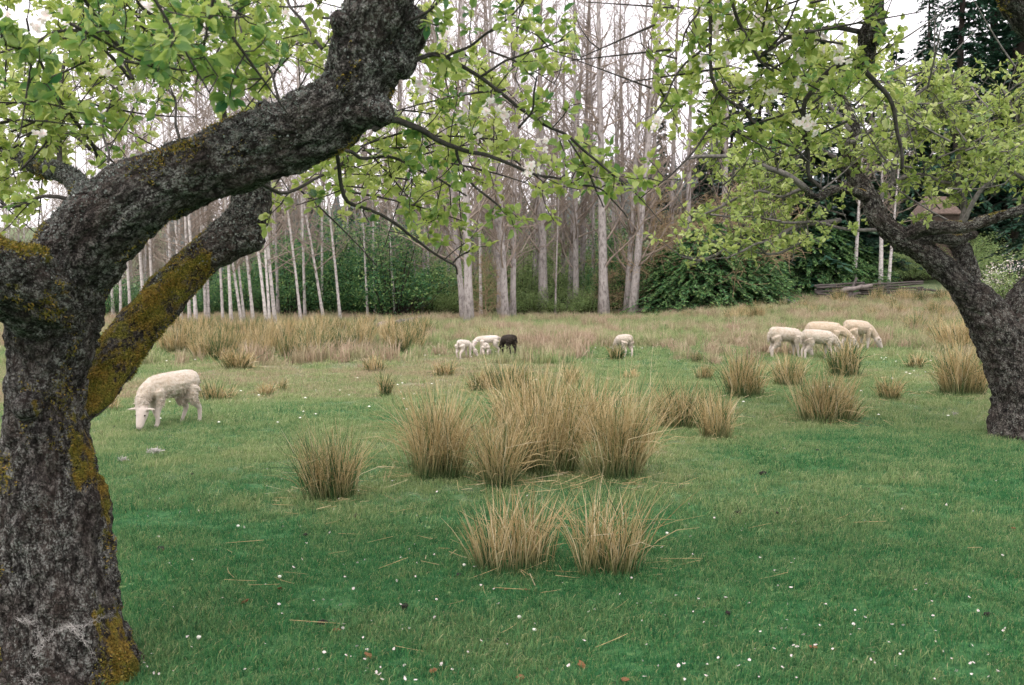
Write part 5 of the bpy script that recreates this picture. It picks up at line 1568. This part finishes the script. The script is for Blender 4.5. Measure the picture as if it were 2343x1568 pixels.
for (x, Y, sx, sz), lb in ordered(((560, 50, .8, .6), (620, 50, .9, .8), (668, 49, 1.1, 1.05), (715, 51, 1.2, 1.5), (770, 49, .8, .9), (800, 51, 1.3, 1.6), (860, 49, 1.0, 1.0), (895, 48, 1.2, 1.3), (945, 50, .9, .85), (640, 54, 1.2, 1.3), (740, 55, 1.3, 1.6), (840, 55, 1.2, 1.55), (930, 55, 1.1, 1.3)), 'green leafy shrub in the bank behind the birches, %s counting from the mossy limb'):
    bush((B_LIGHT[int(rng.integers(3))] if int(x) % 3 == 0 else B_DARK[int(rng.integers(4))]), at_depth(x, Y), lb, None, (sx, sz))
for (x, Y, sx, sz), lb in ordered(((260, 50, .9, .6), (330, 51, .9, .55), (400, 52, .9, .6), (470, 50, .9, .65), (520, 53, .9, .8), (200, 52, .9, .7)), 'low dark shrub behind the birches under the arching limb, %s from the trunk'):
    bush(B_DARK[int(rng.integers(4))], at_depth(x, Y), lb, None, (sx, sz))
for (x, Y, sx, sz), lb in ordered(((1000, 53, 1.0, .9), (1050, 55, 1.1, 1.2), (1100, 54, 1.0, 1.0), (1145, 56, 1.0, 1.0), (1200, 54, 1.0, 1.3), (1255, 56, 1.1, 1.1), (1305, 55, 1.0, 1.0), (1350, 57, 1.1, 1.2), (1160, 62, 1.4, 1.7), (1300, 63, 1.3, 1.5), (1050, 62, 1.4, 1.6), (1230, 66, 1.4, 1.8), (985, 49.5, .7, .55), (1045, 50.5, .7, .6), (1125, 50.5, .7, .5), (1210, 50.5, .7, .55), (1285, 50, .7, .55), (1345, 50.5, .7, .5)), 'light green spring shrub between the poplars, %s counting from the fallen log'):
    bush(B_LIGHT[int(rng.integers(3))], at_depth(x, Y), lb, None, (sx, sz))
for x, Y, sx, sz in ((1410, 52, .8, 1.2), (1425, 58, 1.1, 1.8), (1490, 56, 1.0, 1.3)):
    bush(B_DARK[int(rng.integers(4))], at_depth(x, Y), 'dark green shrub right behind the crossing poplar pair', 'dark shrubs behind crossing poplars', (sx, sz))
for (x, Y, sx, sz), lb in ordered(((1520, 49, .8, .75), (1580, 48, .95, .95), (1640, 48, 1.0, 1.0), (1700, 49, .95, .95), (1745, 50, .8, .75), (1610, 53, 1.2, 1.3), (1700, 54, 1.2, 1.35)), 'evergreen shrub with layered boughs, %s counting from the crossing poplars'):
    bush(B_FIR[int(rng.integers(3))], at_depth(x, Y), lb, None, (sx, sz), 'evergreen_shrub')
for (x, Y, sx, sz), lb in ordered(((1800, 58, 1.0, 1.1), (1850, 57, 1.0, 1.1), (1905, 57, .9, .9), (1935, 58, .9, .9), (1985, 58, .8, .6)), 'evergreen shrub behind the broken fence, %s counting from the layered shrubs'):
    bush(B_FIR[int(rng.integers(3))], at_depth(x, Y), lb, None, (sx, sz), 'evergreen_shrub')
for (x, Y, sx, sz), lb in ordered(((2080, 62, 1.0, .5), (2130, 64, 1.0, .5), (2180, 66, 1.0, .6), (2240, 64, 1.1, .6), (2310, 66, 1.1, .6), (2050, 70, 1.2, .6), (2200, 74, 1.3, .7), (2370, 68, 1.1, .6)), 'low light shrub on the slope behind the fence, %s from the white birches'):
    bush(B_LIGHT[int(rng.integers(3))], at_depth(x, Y), lb, None, (sx, sz))
p = at_depth(2325, 44); bush(B_WHITE, p, 'white-flowering shrub at the picture edge behind the leaning apple tree', None, (1.0, 1.05), 'flowering_shrub')
p = at_depth(2330, 43.6); bush(B_LIGHT[0], p, 'yellow-green shrub under the white-flowering one', None, (1.0, .72))

CONM = []
for i in range(4):
    a, b = conifer_geo(900 + i, 18, 3.3)
    CONM.append((a.mesh('trunk', M_conbark), b.mesh('foliage', M_needle, smooth=False)))
TALL = []
for i in range(2):
    a, b = conifer_geo(950 + i, 31, 4.6, .05, 430, 44, .8)
    TALL.append((a.mesh('trunk', M_conbark), b.mesh('foliage', M_needle, smooth=False)))
def conifer(x, Y, h, label, group=None, wide=1.0):
    loc = at_depth(x, Y)
    o = empty('conifer_tree', loc, label, 'tree', group)
    tall = h > 20
    s = h / (31 if tall else 18); o.scale = (s * wide, s * wide, s); o.rotation_euler = (0, 0, rng.uniform(0, 6.28))
    ms = TALL[int(rng.integers(2))] if tall else CONM[int(rng.integers(4))]
    obj('trunk', ms[0], o); tag(obj('foliage', ms[1], o), kind='stuff')
for (x, Y, h, w), lb in ordered(((2185, 80, 36, .8), (2312, 82, 42, 1.1), (2430, 58, 30, 1.1), (2258, 92, 40, 1.0), (2110, 98, 30, .8), (2370, 86, 42, 1.1)), 'tall dark fir against the sky beside the apple crown, %s from the hanging stub'):
    conifer(x, Y, h, lb, None, w)
for (x, Y, h, w), lb in ordered(((1600, 60, 10.5, 1.2), (1665, 58, 13, 1.3), (1740, 58, 14, 1.3), (1800, 60, 12, 1.3), (1850, 59, 15.5, 1.3), (1915, 61, 13, 1.3), (1985, 64, 14, 1.3), (2040, 84, 17, 1.2), (2100, 88, 18, 1.2), (2160, 92, 19.5, 1.2), (2225, 90, 19, 1.2), (2285, 86, 19, 1.2), (2345, 88, 19, 1.2)), 'dark fir behind shrubs and fence, %s counting from the crossing poplars'):
    conifer(x, Y, h, lb, None, w)
conifer(1512, 62, 11.5, 'single dark fir rising behind the crossing poplar pair', None, .75)
for x, Y, h in ((640, 88, 11), (710, 92, 10.5), (800, 95, 11), (560, 90, 10), (880, 96, 9.5), (470, 90, 10), (350, 92, 10)):
    conifer(x, Y, h, 'far dark fir glimpsed through the grey thicket', 'far firs behind the thicket', 1.3)
conifer(1028, 66, 4.0, 'small young fir low between the poplar trunks', None, .8)

# far wooded hill seen between the trunks
r_ = np.random.default_rng(77)
g = Geo()
for _ in range(420):
    yy = r_.uniform(150, 255); xx = r_.uniform(-.35, .45) * yy
    z = float(gz(np.array([xx]), np.array([yy]))[0]); h = r_.uniform(5, 10); R = h * .2
    for lev in range(4):
        zb = z + h * (.08 + .22 * lev); rr = R * (1.1 - .24 * lev); kk = 7
        a = np.arange(kk) * 6.283 / kk + r_.uniform(0, 1)
        V = np.concatenate([np.stack([xx + rr * np.cos(a) * r_.uniform(.7, 1.2, kk), yy + rr * np.sin(a), zb + r_.uniform(-.3, .3, kk)], 1), [[xx, yy, zb + h * .34]]])
        g.add(V, np.stack([np.arange(kk), (np.arange(kk) + 1) % kk, np.full(kk, kk)], 1), None, var=float(r_.uniform(.1, .9)))
tag(obj('distant_woods', g.mesh('distant_woods', M_hazewood, smooth=False)), 'blue-grey wooded hillside showing far off between the poplars', 'woods', kind='stuff')

# white birches by the fence
for i, (x, y, w, xt, lb) in enumerate(((1953, 626, 10, 1962, 'white birch stem before the evergreens, first of three by the fence'), (2014, 640, 11, 2012, 'thickest white birch stem by the fence with dark knots'), (2031, 626, 8, 2046, 'white birch stem leaning beside the thickest one by the fence'))):
    X = P(x, 700, 57.0)[0]; loc = (X, 57.0, float(gz(np.array([X]), np.array([57.0]))[0])); s = 57 / F
    plant_tree('birch_tree', bare_tree(880 + i, 11, w * s * .55, ((xt - x) * s * 1.5, 0), .35, 40, 1.8, .7, 9, .2, tw_r=.008), loc, lb, 'tree', None, M_birchwhite)

# ------------------------------------------------------------------ split-rail fence, logs, shed, stone
def log_geo(a, b, r0, r1, seed, sides=9):
    r = np.random.default_rng(seed)
    a, b = np.array(a, float), np.array(b, float)
    t = np.linspace(0, 1, 9)[:, None]
    path = a * (1 - t) + b * t + r.normal(0, .25 * r0, (9, 3)) * [0.6, 0.6, 0.6]
    V, T, Q = one_tube(path, np.linspace(r0, r1, 9) * (1 + r.normal(0, .06, 9)), sides)
    g = Geo(); g.add(V, T, Q); return g
RAILM = []
for k in range(4):
    RAILM.append(log_geo((-1.6, 0, 0), (1.6, 0, 0), .065, .05, 40 + k, 7).mesh('rail', M_rail))
fx0, fx1, fy = P(1862, 690, 52.5)[0], P(2520, 690, 52.5)[0], 52.5
fo = np.array([fx0, fy, float(gz(np.array([fx0]), np.array([fy]))[0])])
fence = empty('rail_fence', fo, 'weathered split-rail zigzag fence along the back of the field', 'fence')
nseg = int((fx1 - fx0) / 2.7)
for i in range(nseg):
    xa, xb = fx0 + i * 2.7, fx0 + (i + 1) * 2.7
    ya, yb_ = (fy + (.55 if i % 2 else -.55)), (fy - (.55 if i % 2 else -.55))
    za, zb = [float(gz(np.array([q]), np.array([w]))[0]) for q, w in ((xa, ya), (xb, yb_))]
    ang = math.atan2(yb_ - ya, xb - xa)
    for k in range(7):
        if 2 <= i <= 3 and k > 3: continue
        z = (za + zb) / 2 + .12 + .135 * k + rng.uniform(-.03, .03) + (.05 if i % 2 else 0)
        obj('rail', RAILM[int(rng.integers(4))], fence, ((xa + xb) / 2 - fo[0], (ya + yb_) / 2 - fo[1] + rng.uniform(-.03, .03), z - fo[2]), (rng.uniform(0, 6), rng.normal(0, .07) - math.atan2(zb - za, 2.7), ang + rng.normal(0, .07)))
def log_thing(name, a, b, r0, r1, label, cat='log', mat=M_log, seed=1, lift=(0.6, 0.6)):
    a, b = np.array(a, float), np.array(b, float)
    a = a + [0, 0, r0 * lift[0]]; b = b + [0, 0, r1 * lift[1]]
    g = log_geo(a, b, r0, r1, seed)
    o = obj(name, g.mesh(name, mat, a), None, tuple(a))
    tag(o, label, cat); return o
log_thing('fallen_log', ground_pt(868, 757), ground_pt(962, 738), .20, .15, 'thick pale fallen log at the foot of the green shrubs', seed=2)
log_thing('fallen_log', ground_pt(925, 752), ground_pt(968, 741), .06, .04, 'thin pale fallen pole lying beside the thick fallen log', seed=3)
log_thing('fallen_log', ground_pt(1388, 720), ground_pt(1432, 718), .10, .09, 'short pale log end between broadest poplar and crossing pair', seed=4, lift=(1.6, 1.6))
log_thing('fallen_log', ground_pt(1460, 719), ground_pt(1545, 715), .11, .08, 'long pale fallen log running out from the crossing poplar pair', seed=5, lift=(1.6, 1.6))
pA = at_depth(1925, 51.2); pB = at_depth(1995, 51.6)
log_thing('loose_rail', np.array(pA) + [0, 0, .55], np.array(pB) + [0, 0, .85], .13, .09, 'pale loose rail tumbled highest on the broken fence', 'rail', seed=6)
log_thing('loose_rail', np.array(pA) + [-.1, .2, .15], np.array(pB) + [-.6, .1, .5], .08, .07, 'pale loose rail tumbled lowest on the broken fence', 'rail', seed=7)
pC = at_depth(1940, 51.0); pD = at_depth(1958, 52.2)
log_thing('loose_rail', np.array(pC) + [0, 0, .1], np.array(pD) + [0, 0, 1.25], .09, .07, 'grey rail propped steeply against the broken fence', 'rail', M_rail, seed=8)
# fallen twiggy bough in the rush bed
p0 = ground_pt(560, 790)
g = Geo()
for a, b, r0 in (((535, 757, 0), (640, 790, 0), .022), ((560, 765, 0), (548, 735, .1), .014), ((600, 778, 0), (565, 752, .1), .012), ((560, 788, 0), (680, 792, 0), .016), ((610, 790, 0), (575, 800, .1), .010)):
    A = P(a[0], a[1], p0[1] + a[2]); B = P(b[0], b[1], p0[1] + b[2]); t = np.linspace(0, 1, 7)[:, None]
    path = A * (1 - t) + B * t + rng.normal(0, .02, (7, 3))
    V, T, Q = one_tube(path, np.linspace(r0, r0 * .5, 7), 5); g.add(V, T, Q)
o = obj('fallen_bough', g.mesh('fallen_bough', M_baretan, p0), None, tuple(p0)); tag(o, 'orange-brown fallen bough sticking out of the rush bed', 'branch')
# stone
p = ground_pt(1800, 698)
bm = bmesh.new(); bmesh.ops.create_icosphere(bm, subdivisions=3, radius=1.0)
for v in bm.verts:
    k = 1 + .25 * noise.noise(v.co * 1.7) + .1 * noise.noise(v.co * 4)
    v.co = Vector((v.co.x * .62 * k, v.co.y * .45 * k, max(-.2, v.co.z * .30 * k)))
me = bpy.data.meshes.new('field_stone'); bm.to_mesh(me); bm.free(); me.materials.append(M_stone)
tag(obj('field_stone', me, None, tuple(p)), 'low grey stone mound in the rushes before the dark evergreens', 'stone')
# shed on the slope
sx, sy, sz_ = at_depth(2135, 66)
shed = empty('shed', (sx, sy, sz_), 'small brown shed with a pitched roof half hidden by the leaning apple crown', 'shed')
def box(x0, x1, y0, y1, z0, z1):
    V = np.array([[x, y, z] for z in (z0, z1) for y in (y0, y1) for x in (x0, x1)], float)
    return V, np.array([[0, 2, 3, 1], [4, 5, 7, 6], [0, 1, 5, 4], [2, 6, 7, 3], [0, 4, 6, 2], [1, 3, 7, 5]])
zr = P(2130, 490, 66)[2] - sz_       # eaves height
g = Geo(); V, Q = box(-1.2, 1.2, -1, 1, -.5, zr); g.add(V, None, Q); obj('wall', g.mesh('wall', M_shedwall, smooth=False), shed)
for i in range(7):
    g = Geo(); V, Q = box(-1.19 + i * .342, -1.19 + i * .342 + .325, -1.03, -1.003, -.45, zr - .03); g.add(V, None, Q); obj('plank', g.mesh('plank', M_shedwall, smooth=False), shed)
rid = zr + 1.15
g = Geo(); V = np.array([[-1.25, -1.25, zr - .02], [1.25, -1.25, zr - .02], [.7, 0, rid], [-.7, 0, rid], [-1.25, 1.25, zr - .02], [1.25, 1.25, zr - .02], [-1.25, -1.25, zr - .1], [1.25, -1.25, zr - .1], [-1.25, 1.25, zr - .1], [1.25, 1.25, zr - .1]])
g.add(V, [[0, 3, 4], [1, 5, 2]], [[0, 1, 2, 3], [5, 4, 3, 2], [6, 7, 1, 0], [7, 9, 5, 1], [9, 8, 4, 5], [8, 6, 0, 4], [6, 8, 9, 7]]); obj('roof', g.mesh('roof', M_roof, smooth=False), shed)

# ------------------------------------------------------------------ small things on the grass
def lump(name, mat, seed, sx=1, sy=1, sz=.6, rough=.3, sub=2):
    bm = bmesh.new(); bmesh.ops.create_icosphere(bm, subdivisions=sub, radius=1.0)
    for v in bm.verts:
        k = 1 + rough * noise.noise(v.co * 2.2 + Vector((seed * 3.1, 0, 0)))
        v.co = Vector((v.co.x * sx * k, v.co.y * sy * k, v.co.z * sz * k))
    me = bpy.data.meshes.new(name); bm.to_mesh(me); bm.free(); me.materials.append(mat)
    return me
def petal_mesh(k):
    r = np.random.default_rng(k)
    V = np.array([[-1, 0, .15], [-.35, .62, .22], [.45, .6, .3], [1, 0, .45], [.45, -.6, .2], [-.35, -.62, .15], [0, 0, -.05]]) * [1, 1, 1] + r.normal(0, .09, (7, 3))
    g = Geo(); g.add(V, [[6, i, (i + 1) % 6] for i in range(6)]); return g.mesh('petal', M_petal)
PET = [petal_mesh(i) for i in range(5)]
DANDY = lump('flower_head', M_daisy, 1, 1, 1, .8, .25)
def on_ground(x, y, lift=0.02):
    p = ground_pt(x, y); p[2] += lift; return p
n_p = 0
spots = [(430, 1467), (456, 1472), (1192, 1425), (1015, 1440), (1475, 1560), (945, 1480), (640, 1330), (1085, 1305), (1770, 1495), (2140, 1478), (2050, 1535), (1565, 1530), (1360, 1405), (1325, 1395), (1300, 1535), (920, 1440), (1060, 1510), (1490, 1390), (1445, 1450), (1690, 1535)]
while len(spots) < 300:
    y = 985 + 583 * rng.uniform() ** .62; x = rng.uniform(240, 2343)
    if x < 330 and y > 1100: continue
    q = vnoise(np.array([[x / 260, y / 160, 0]]), 5)[0]
    if rng.uniform() > .45 + .3 * q + (.3 if x < 1000 else 0): continue
    spots.append((x, y))
for (x, y) in spots:
    p = on_ground(x, y, .022)
    o = obj('petal', PET[int(rng.integers(5))], None, tuple(p), (rng.normal(0, .4), rng.normal(0, .4), rng.uniform(0, 6.28)), float(rng.uniform(.006, .012)))
    tag(o, 'fallen white apple blossom petal lying on the grass', 'petal', 'fallen petals on the grass')
for (x, y) in ((640, 1331), (1222, 1455), (1188, 1425), (1062, 1304), (1526, 1230), (545, 1213), (455, 1472)):
    p = on_ground(x, y, .03)
    tag(obj('flower_head', DANDY, None, tuple(p), (0, 0, 0), .011), 'round white flower head standing in the near grass', 'flower', 'round white flower heads')
# white florets far across the field
xs, ys = field_points(11, 32, 1.6)
nn2 = fbm(np.stack([xs, ys, xs * 0], 1) / 2.5, 2, 61)
k = rng.uniform(0, 1, len(xs)) < np.clip(.12 + .9 * nn2 + .5 * np.exp(-((xs - 8) / 4) ** 2 - ((ys - 20) / 4) ** 2), .02, 1)
xs, ys = xs[k], ys[k]
V0 = np.array([[-.5, -.5, 0], [.5, -.5, 0], [.5, .5, 0], [-.5, .5, 0], [0, 0, .35]])
g = Geo(); n = len(xs)
sc2 = rng.uniform(.018, .04, n)
V = V0[None] * sc2[:, None, None] + np.stack([xs, ys, gz(xs, ys) + rng.uniform(.05, .12, n)], 1)[:, None, :]
o5 = np.arange(n)[:, None, None] * 5
g.add(V.reshape(-1, 3), (np.array([[0, 1, 4], [1, 2, 4], [2, 3, 4], [3, 0, 4]])[None] + o5).reshape(-1, 3))
tag(obj('white_flowers', g.mesh('white_flowers', M_daisy)), 'tiny white flowers dotted over the middle of the field', 'flowers', kind='stuff')
# droppings and brown leaves
DUNG = [lump('dropping', M_dung, i, 1, .8, .6, .5) for i in range(3)]
for (x, y) in ((815, 1187), (368, 1263), (262, 980), (1690, 1180), (1778, 1180), (1665, 1412), (1745, 1088), (2260, 1415), (1050, 1322), (925, 1395), (1137, 1475), (740, 1435), (2135, 1075), (1560, 1120), (1870, 1035), (440, 1090), (1985, 1125), (500, 1030), (700, 1230), (2065, 1100)):
    p = on_ground(x, y, .02)
    s = rng.uniform(.014, .032)
    for j in range(1):
        tag(obj('dropping', DUNG[int(rng.integers(3))], None, tuple(p), (0, 0, rng.uniform(0, 6)), float(s)), 'small dark sheep dropping on the grass', 'dropping', 'sheep droppings on the grass')
BRN = [lump('brown_leaf', M_litter, 10 + i, 1, .7, .25, .8) for i in range(3)]
for (x, y) in ((1158, 1357), (1205, 1357), (1860, 1490), (770, 1450), (845, 1510), (1190, 1560), (2320, 1215), (640, 1355), (1330, 1530), (560, 1385), (990, 1545), (1430, 1565)):
    p = on_ground(x, y, .02)
    tag(obj('brown_leaf', BRN[int(rng.integers(3))], None, tuple(p), (rng.normal(0, .3), rng.normal(0, .3), rng.uniform(0, 6)), float(rng.uniform(.015, .032))), 'crumpled brown dead leaf lying in the near grass', 'leaf', 'dead leaves in the near grass')
# loose straw stalks
STRAW = []
for k in range(5):
    t = np.linspace(-.5, .5, 6); bow = rng.uniform(.05, .18)
    V, T, Q = one_tube(np.stack([t, bow * (t * t * 4 - 1) * .5, np.full(6, .0) + .02 * (1 - 4 * t * t)], 1), np.full(6, .0065), 4)
    g = Geo(); g.add(V, T, Q); STRAW.append(g.mesh('straw_stalk', M_straw))
sp = [(605, 1350), (1165, 1450), (1930, 1190), (1990, 1205), (1770, 1330), (720, 1437), (900, 1300), (1110, 1365), (1260, 1365), (940, 1500), (1560, 1290), (2230, 1265), (1400, 1480), (560, 1250), (870, 1245)]
while len(sp) < 46:
    sp.append((rng.uniform(520, 1750), rng.uniform(1060, 1400)))
for (x, y) in sp:
    p = on_ground(x, y, .032)
    tag(obj('straw_stalk', STRAW[int(rng.integers(5))], None, tuple(p), (rng.normal(0, .08), rng.normal(0, .12), rng.normal(.3, .9)), float(rng.uniform(.10, .26))), 'loose dry rush stalk lying on the grass', 'stalk', 'loose dry stalks on the grass')
# tufts of shed wool
def wool_mesh(seed, n=90, R=1.0):
    r = np.random.default_rng(seed)
    st = r.normal(0, .35, (n, 3)) * [1, .7, .3]
    d = norm(r.normal(0, 1, (n, 3)) * [1, .7, .35]); pts = [st]
    for k in range(4):
        d = norm(d + r.normal(0, .6, (n, 3))); pts.append(pts[-1] + d * .2)
    V, Q, _, _ = tubes(np.stack(pts, 1), np.full((n, 5), .05), 3)
    g = Geo(); g.add(V, None, Q); return g.mesh('wool_tuft', M_wooltuft)
for (x, y, s, lb) in ((355, 1041, .075, 'white tuft of shed wool on the grass in front of the nearest sheep'), (282, 1058, .045, 'small wool scrap between the tree trunk and the shed wool tuft'), (2185, 953, .05, 'white wool scrap on the grass beside the leaning apple trunk')):
    p = on_ground(x, y, .03)
    tag(obj('wool_tuft', wool_mesh(int(x)), None, tuple(p), (0, 0, 0), s), lb, 'wool')
# wool strands snagged on the bark
def snag(lines, label, r0):
    g = Geo(); rs = np.random.default_rng(int(lines[0][0][0]))
    first = None
    for ln in lines:
        for rep in range(7):
            pts = []
            for t in np.linspace(0, len(ln) - 1, 8 * (len(ln) - 1) + 1):
                i = min(int(t), len(ln) - 2); f = t - i
                x = ln[i][0] * (1 - f) + ln[i + 1][0] * f + rs.normal(0, 5.0); y = ln[i][1] * (1 - f) + ln[i + 1][1] * f + rs.normal(0, 5.0)
                dv = Vector(ray(x, y)).normalized()
                h = trunk_bvh.ray_cast(Vector((0, 0, CAM_Z)), dv)
                if h[0] is not None: pts.append(np.array(h[0]) - np.array(dv) * .006)
            if len(pts) > 3:
                pts = np.array(pts)
                V, T, Q = one_tube(pts, r0 * rs.uniform(.5, 1.1) * np.linspace(1, .5, len(pts)), 4); g.add(V, T, Q)
                if first is None: first = pts[0]
    if first is not None:
        tag(obj('wool_strand', g.mesh('wool_strand', M_wooltuft, first), None, tuple(first)), label, 'wool')
snag([[(78, 1500), (95, 1468), (135, 1440), (165, 1432)], [(140, 1436), (190, 1436), (230, 1412), (262, 1408)], [(40, 1418), (85, 1424)], [(90, 1442), (92, 1470)], [(165, 1432), (195, 1470), (215, 1500)]], 'pale strands of snagged wool spread across the trunk of the mossy tree', .0007)
snag([[(52, 1556), (72, 1572)], [(65, 1540), (100, 1560)]], 'pale wool strands snagged lowest on the mossy trunk', .0007)
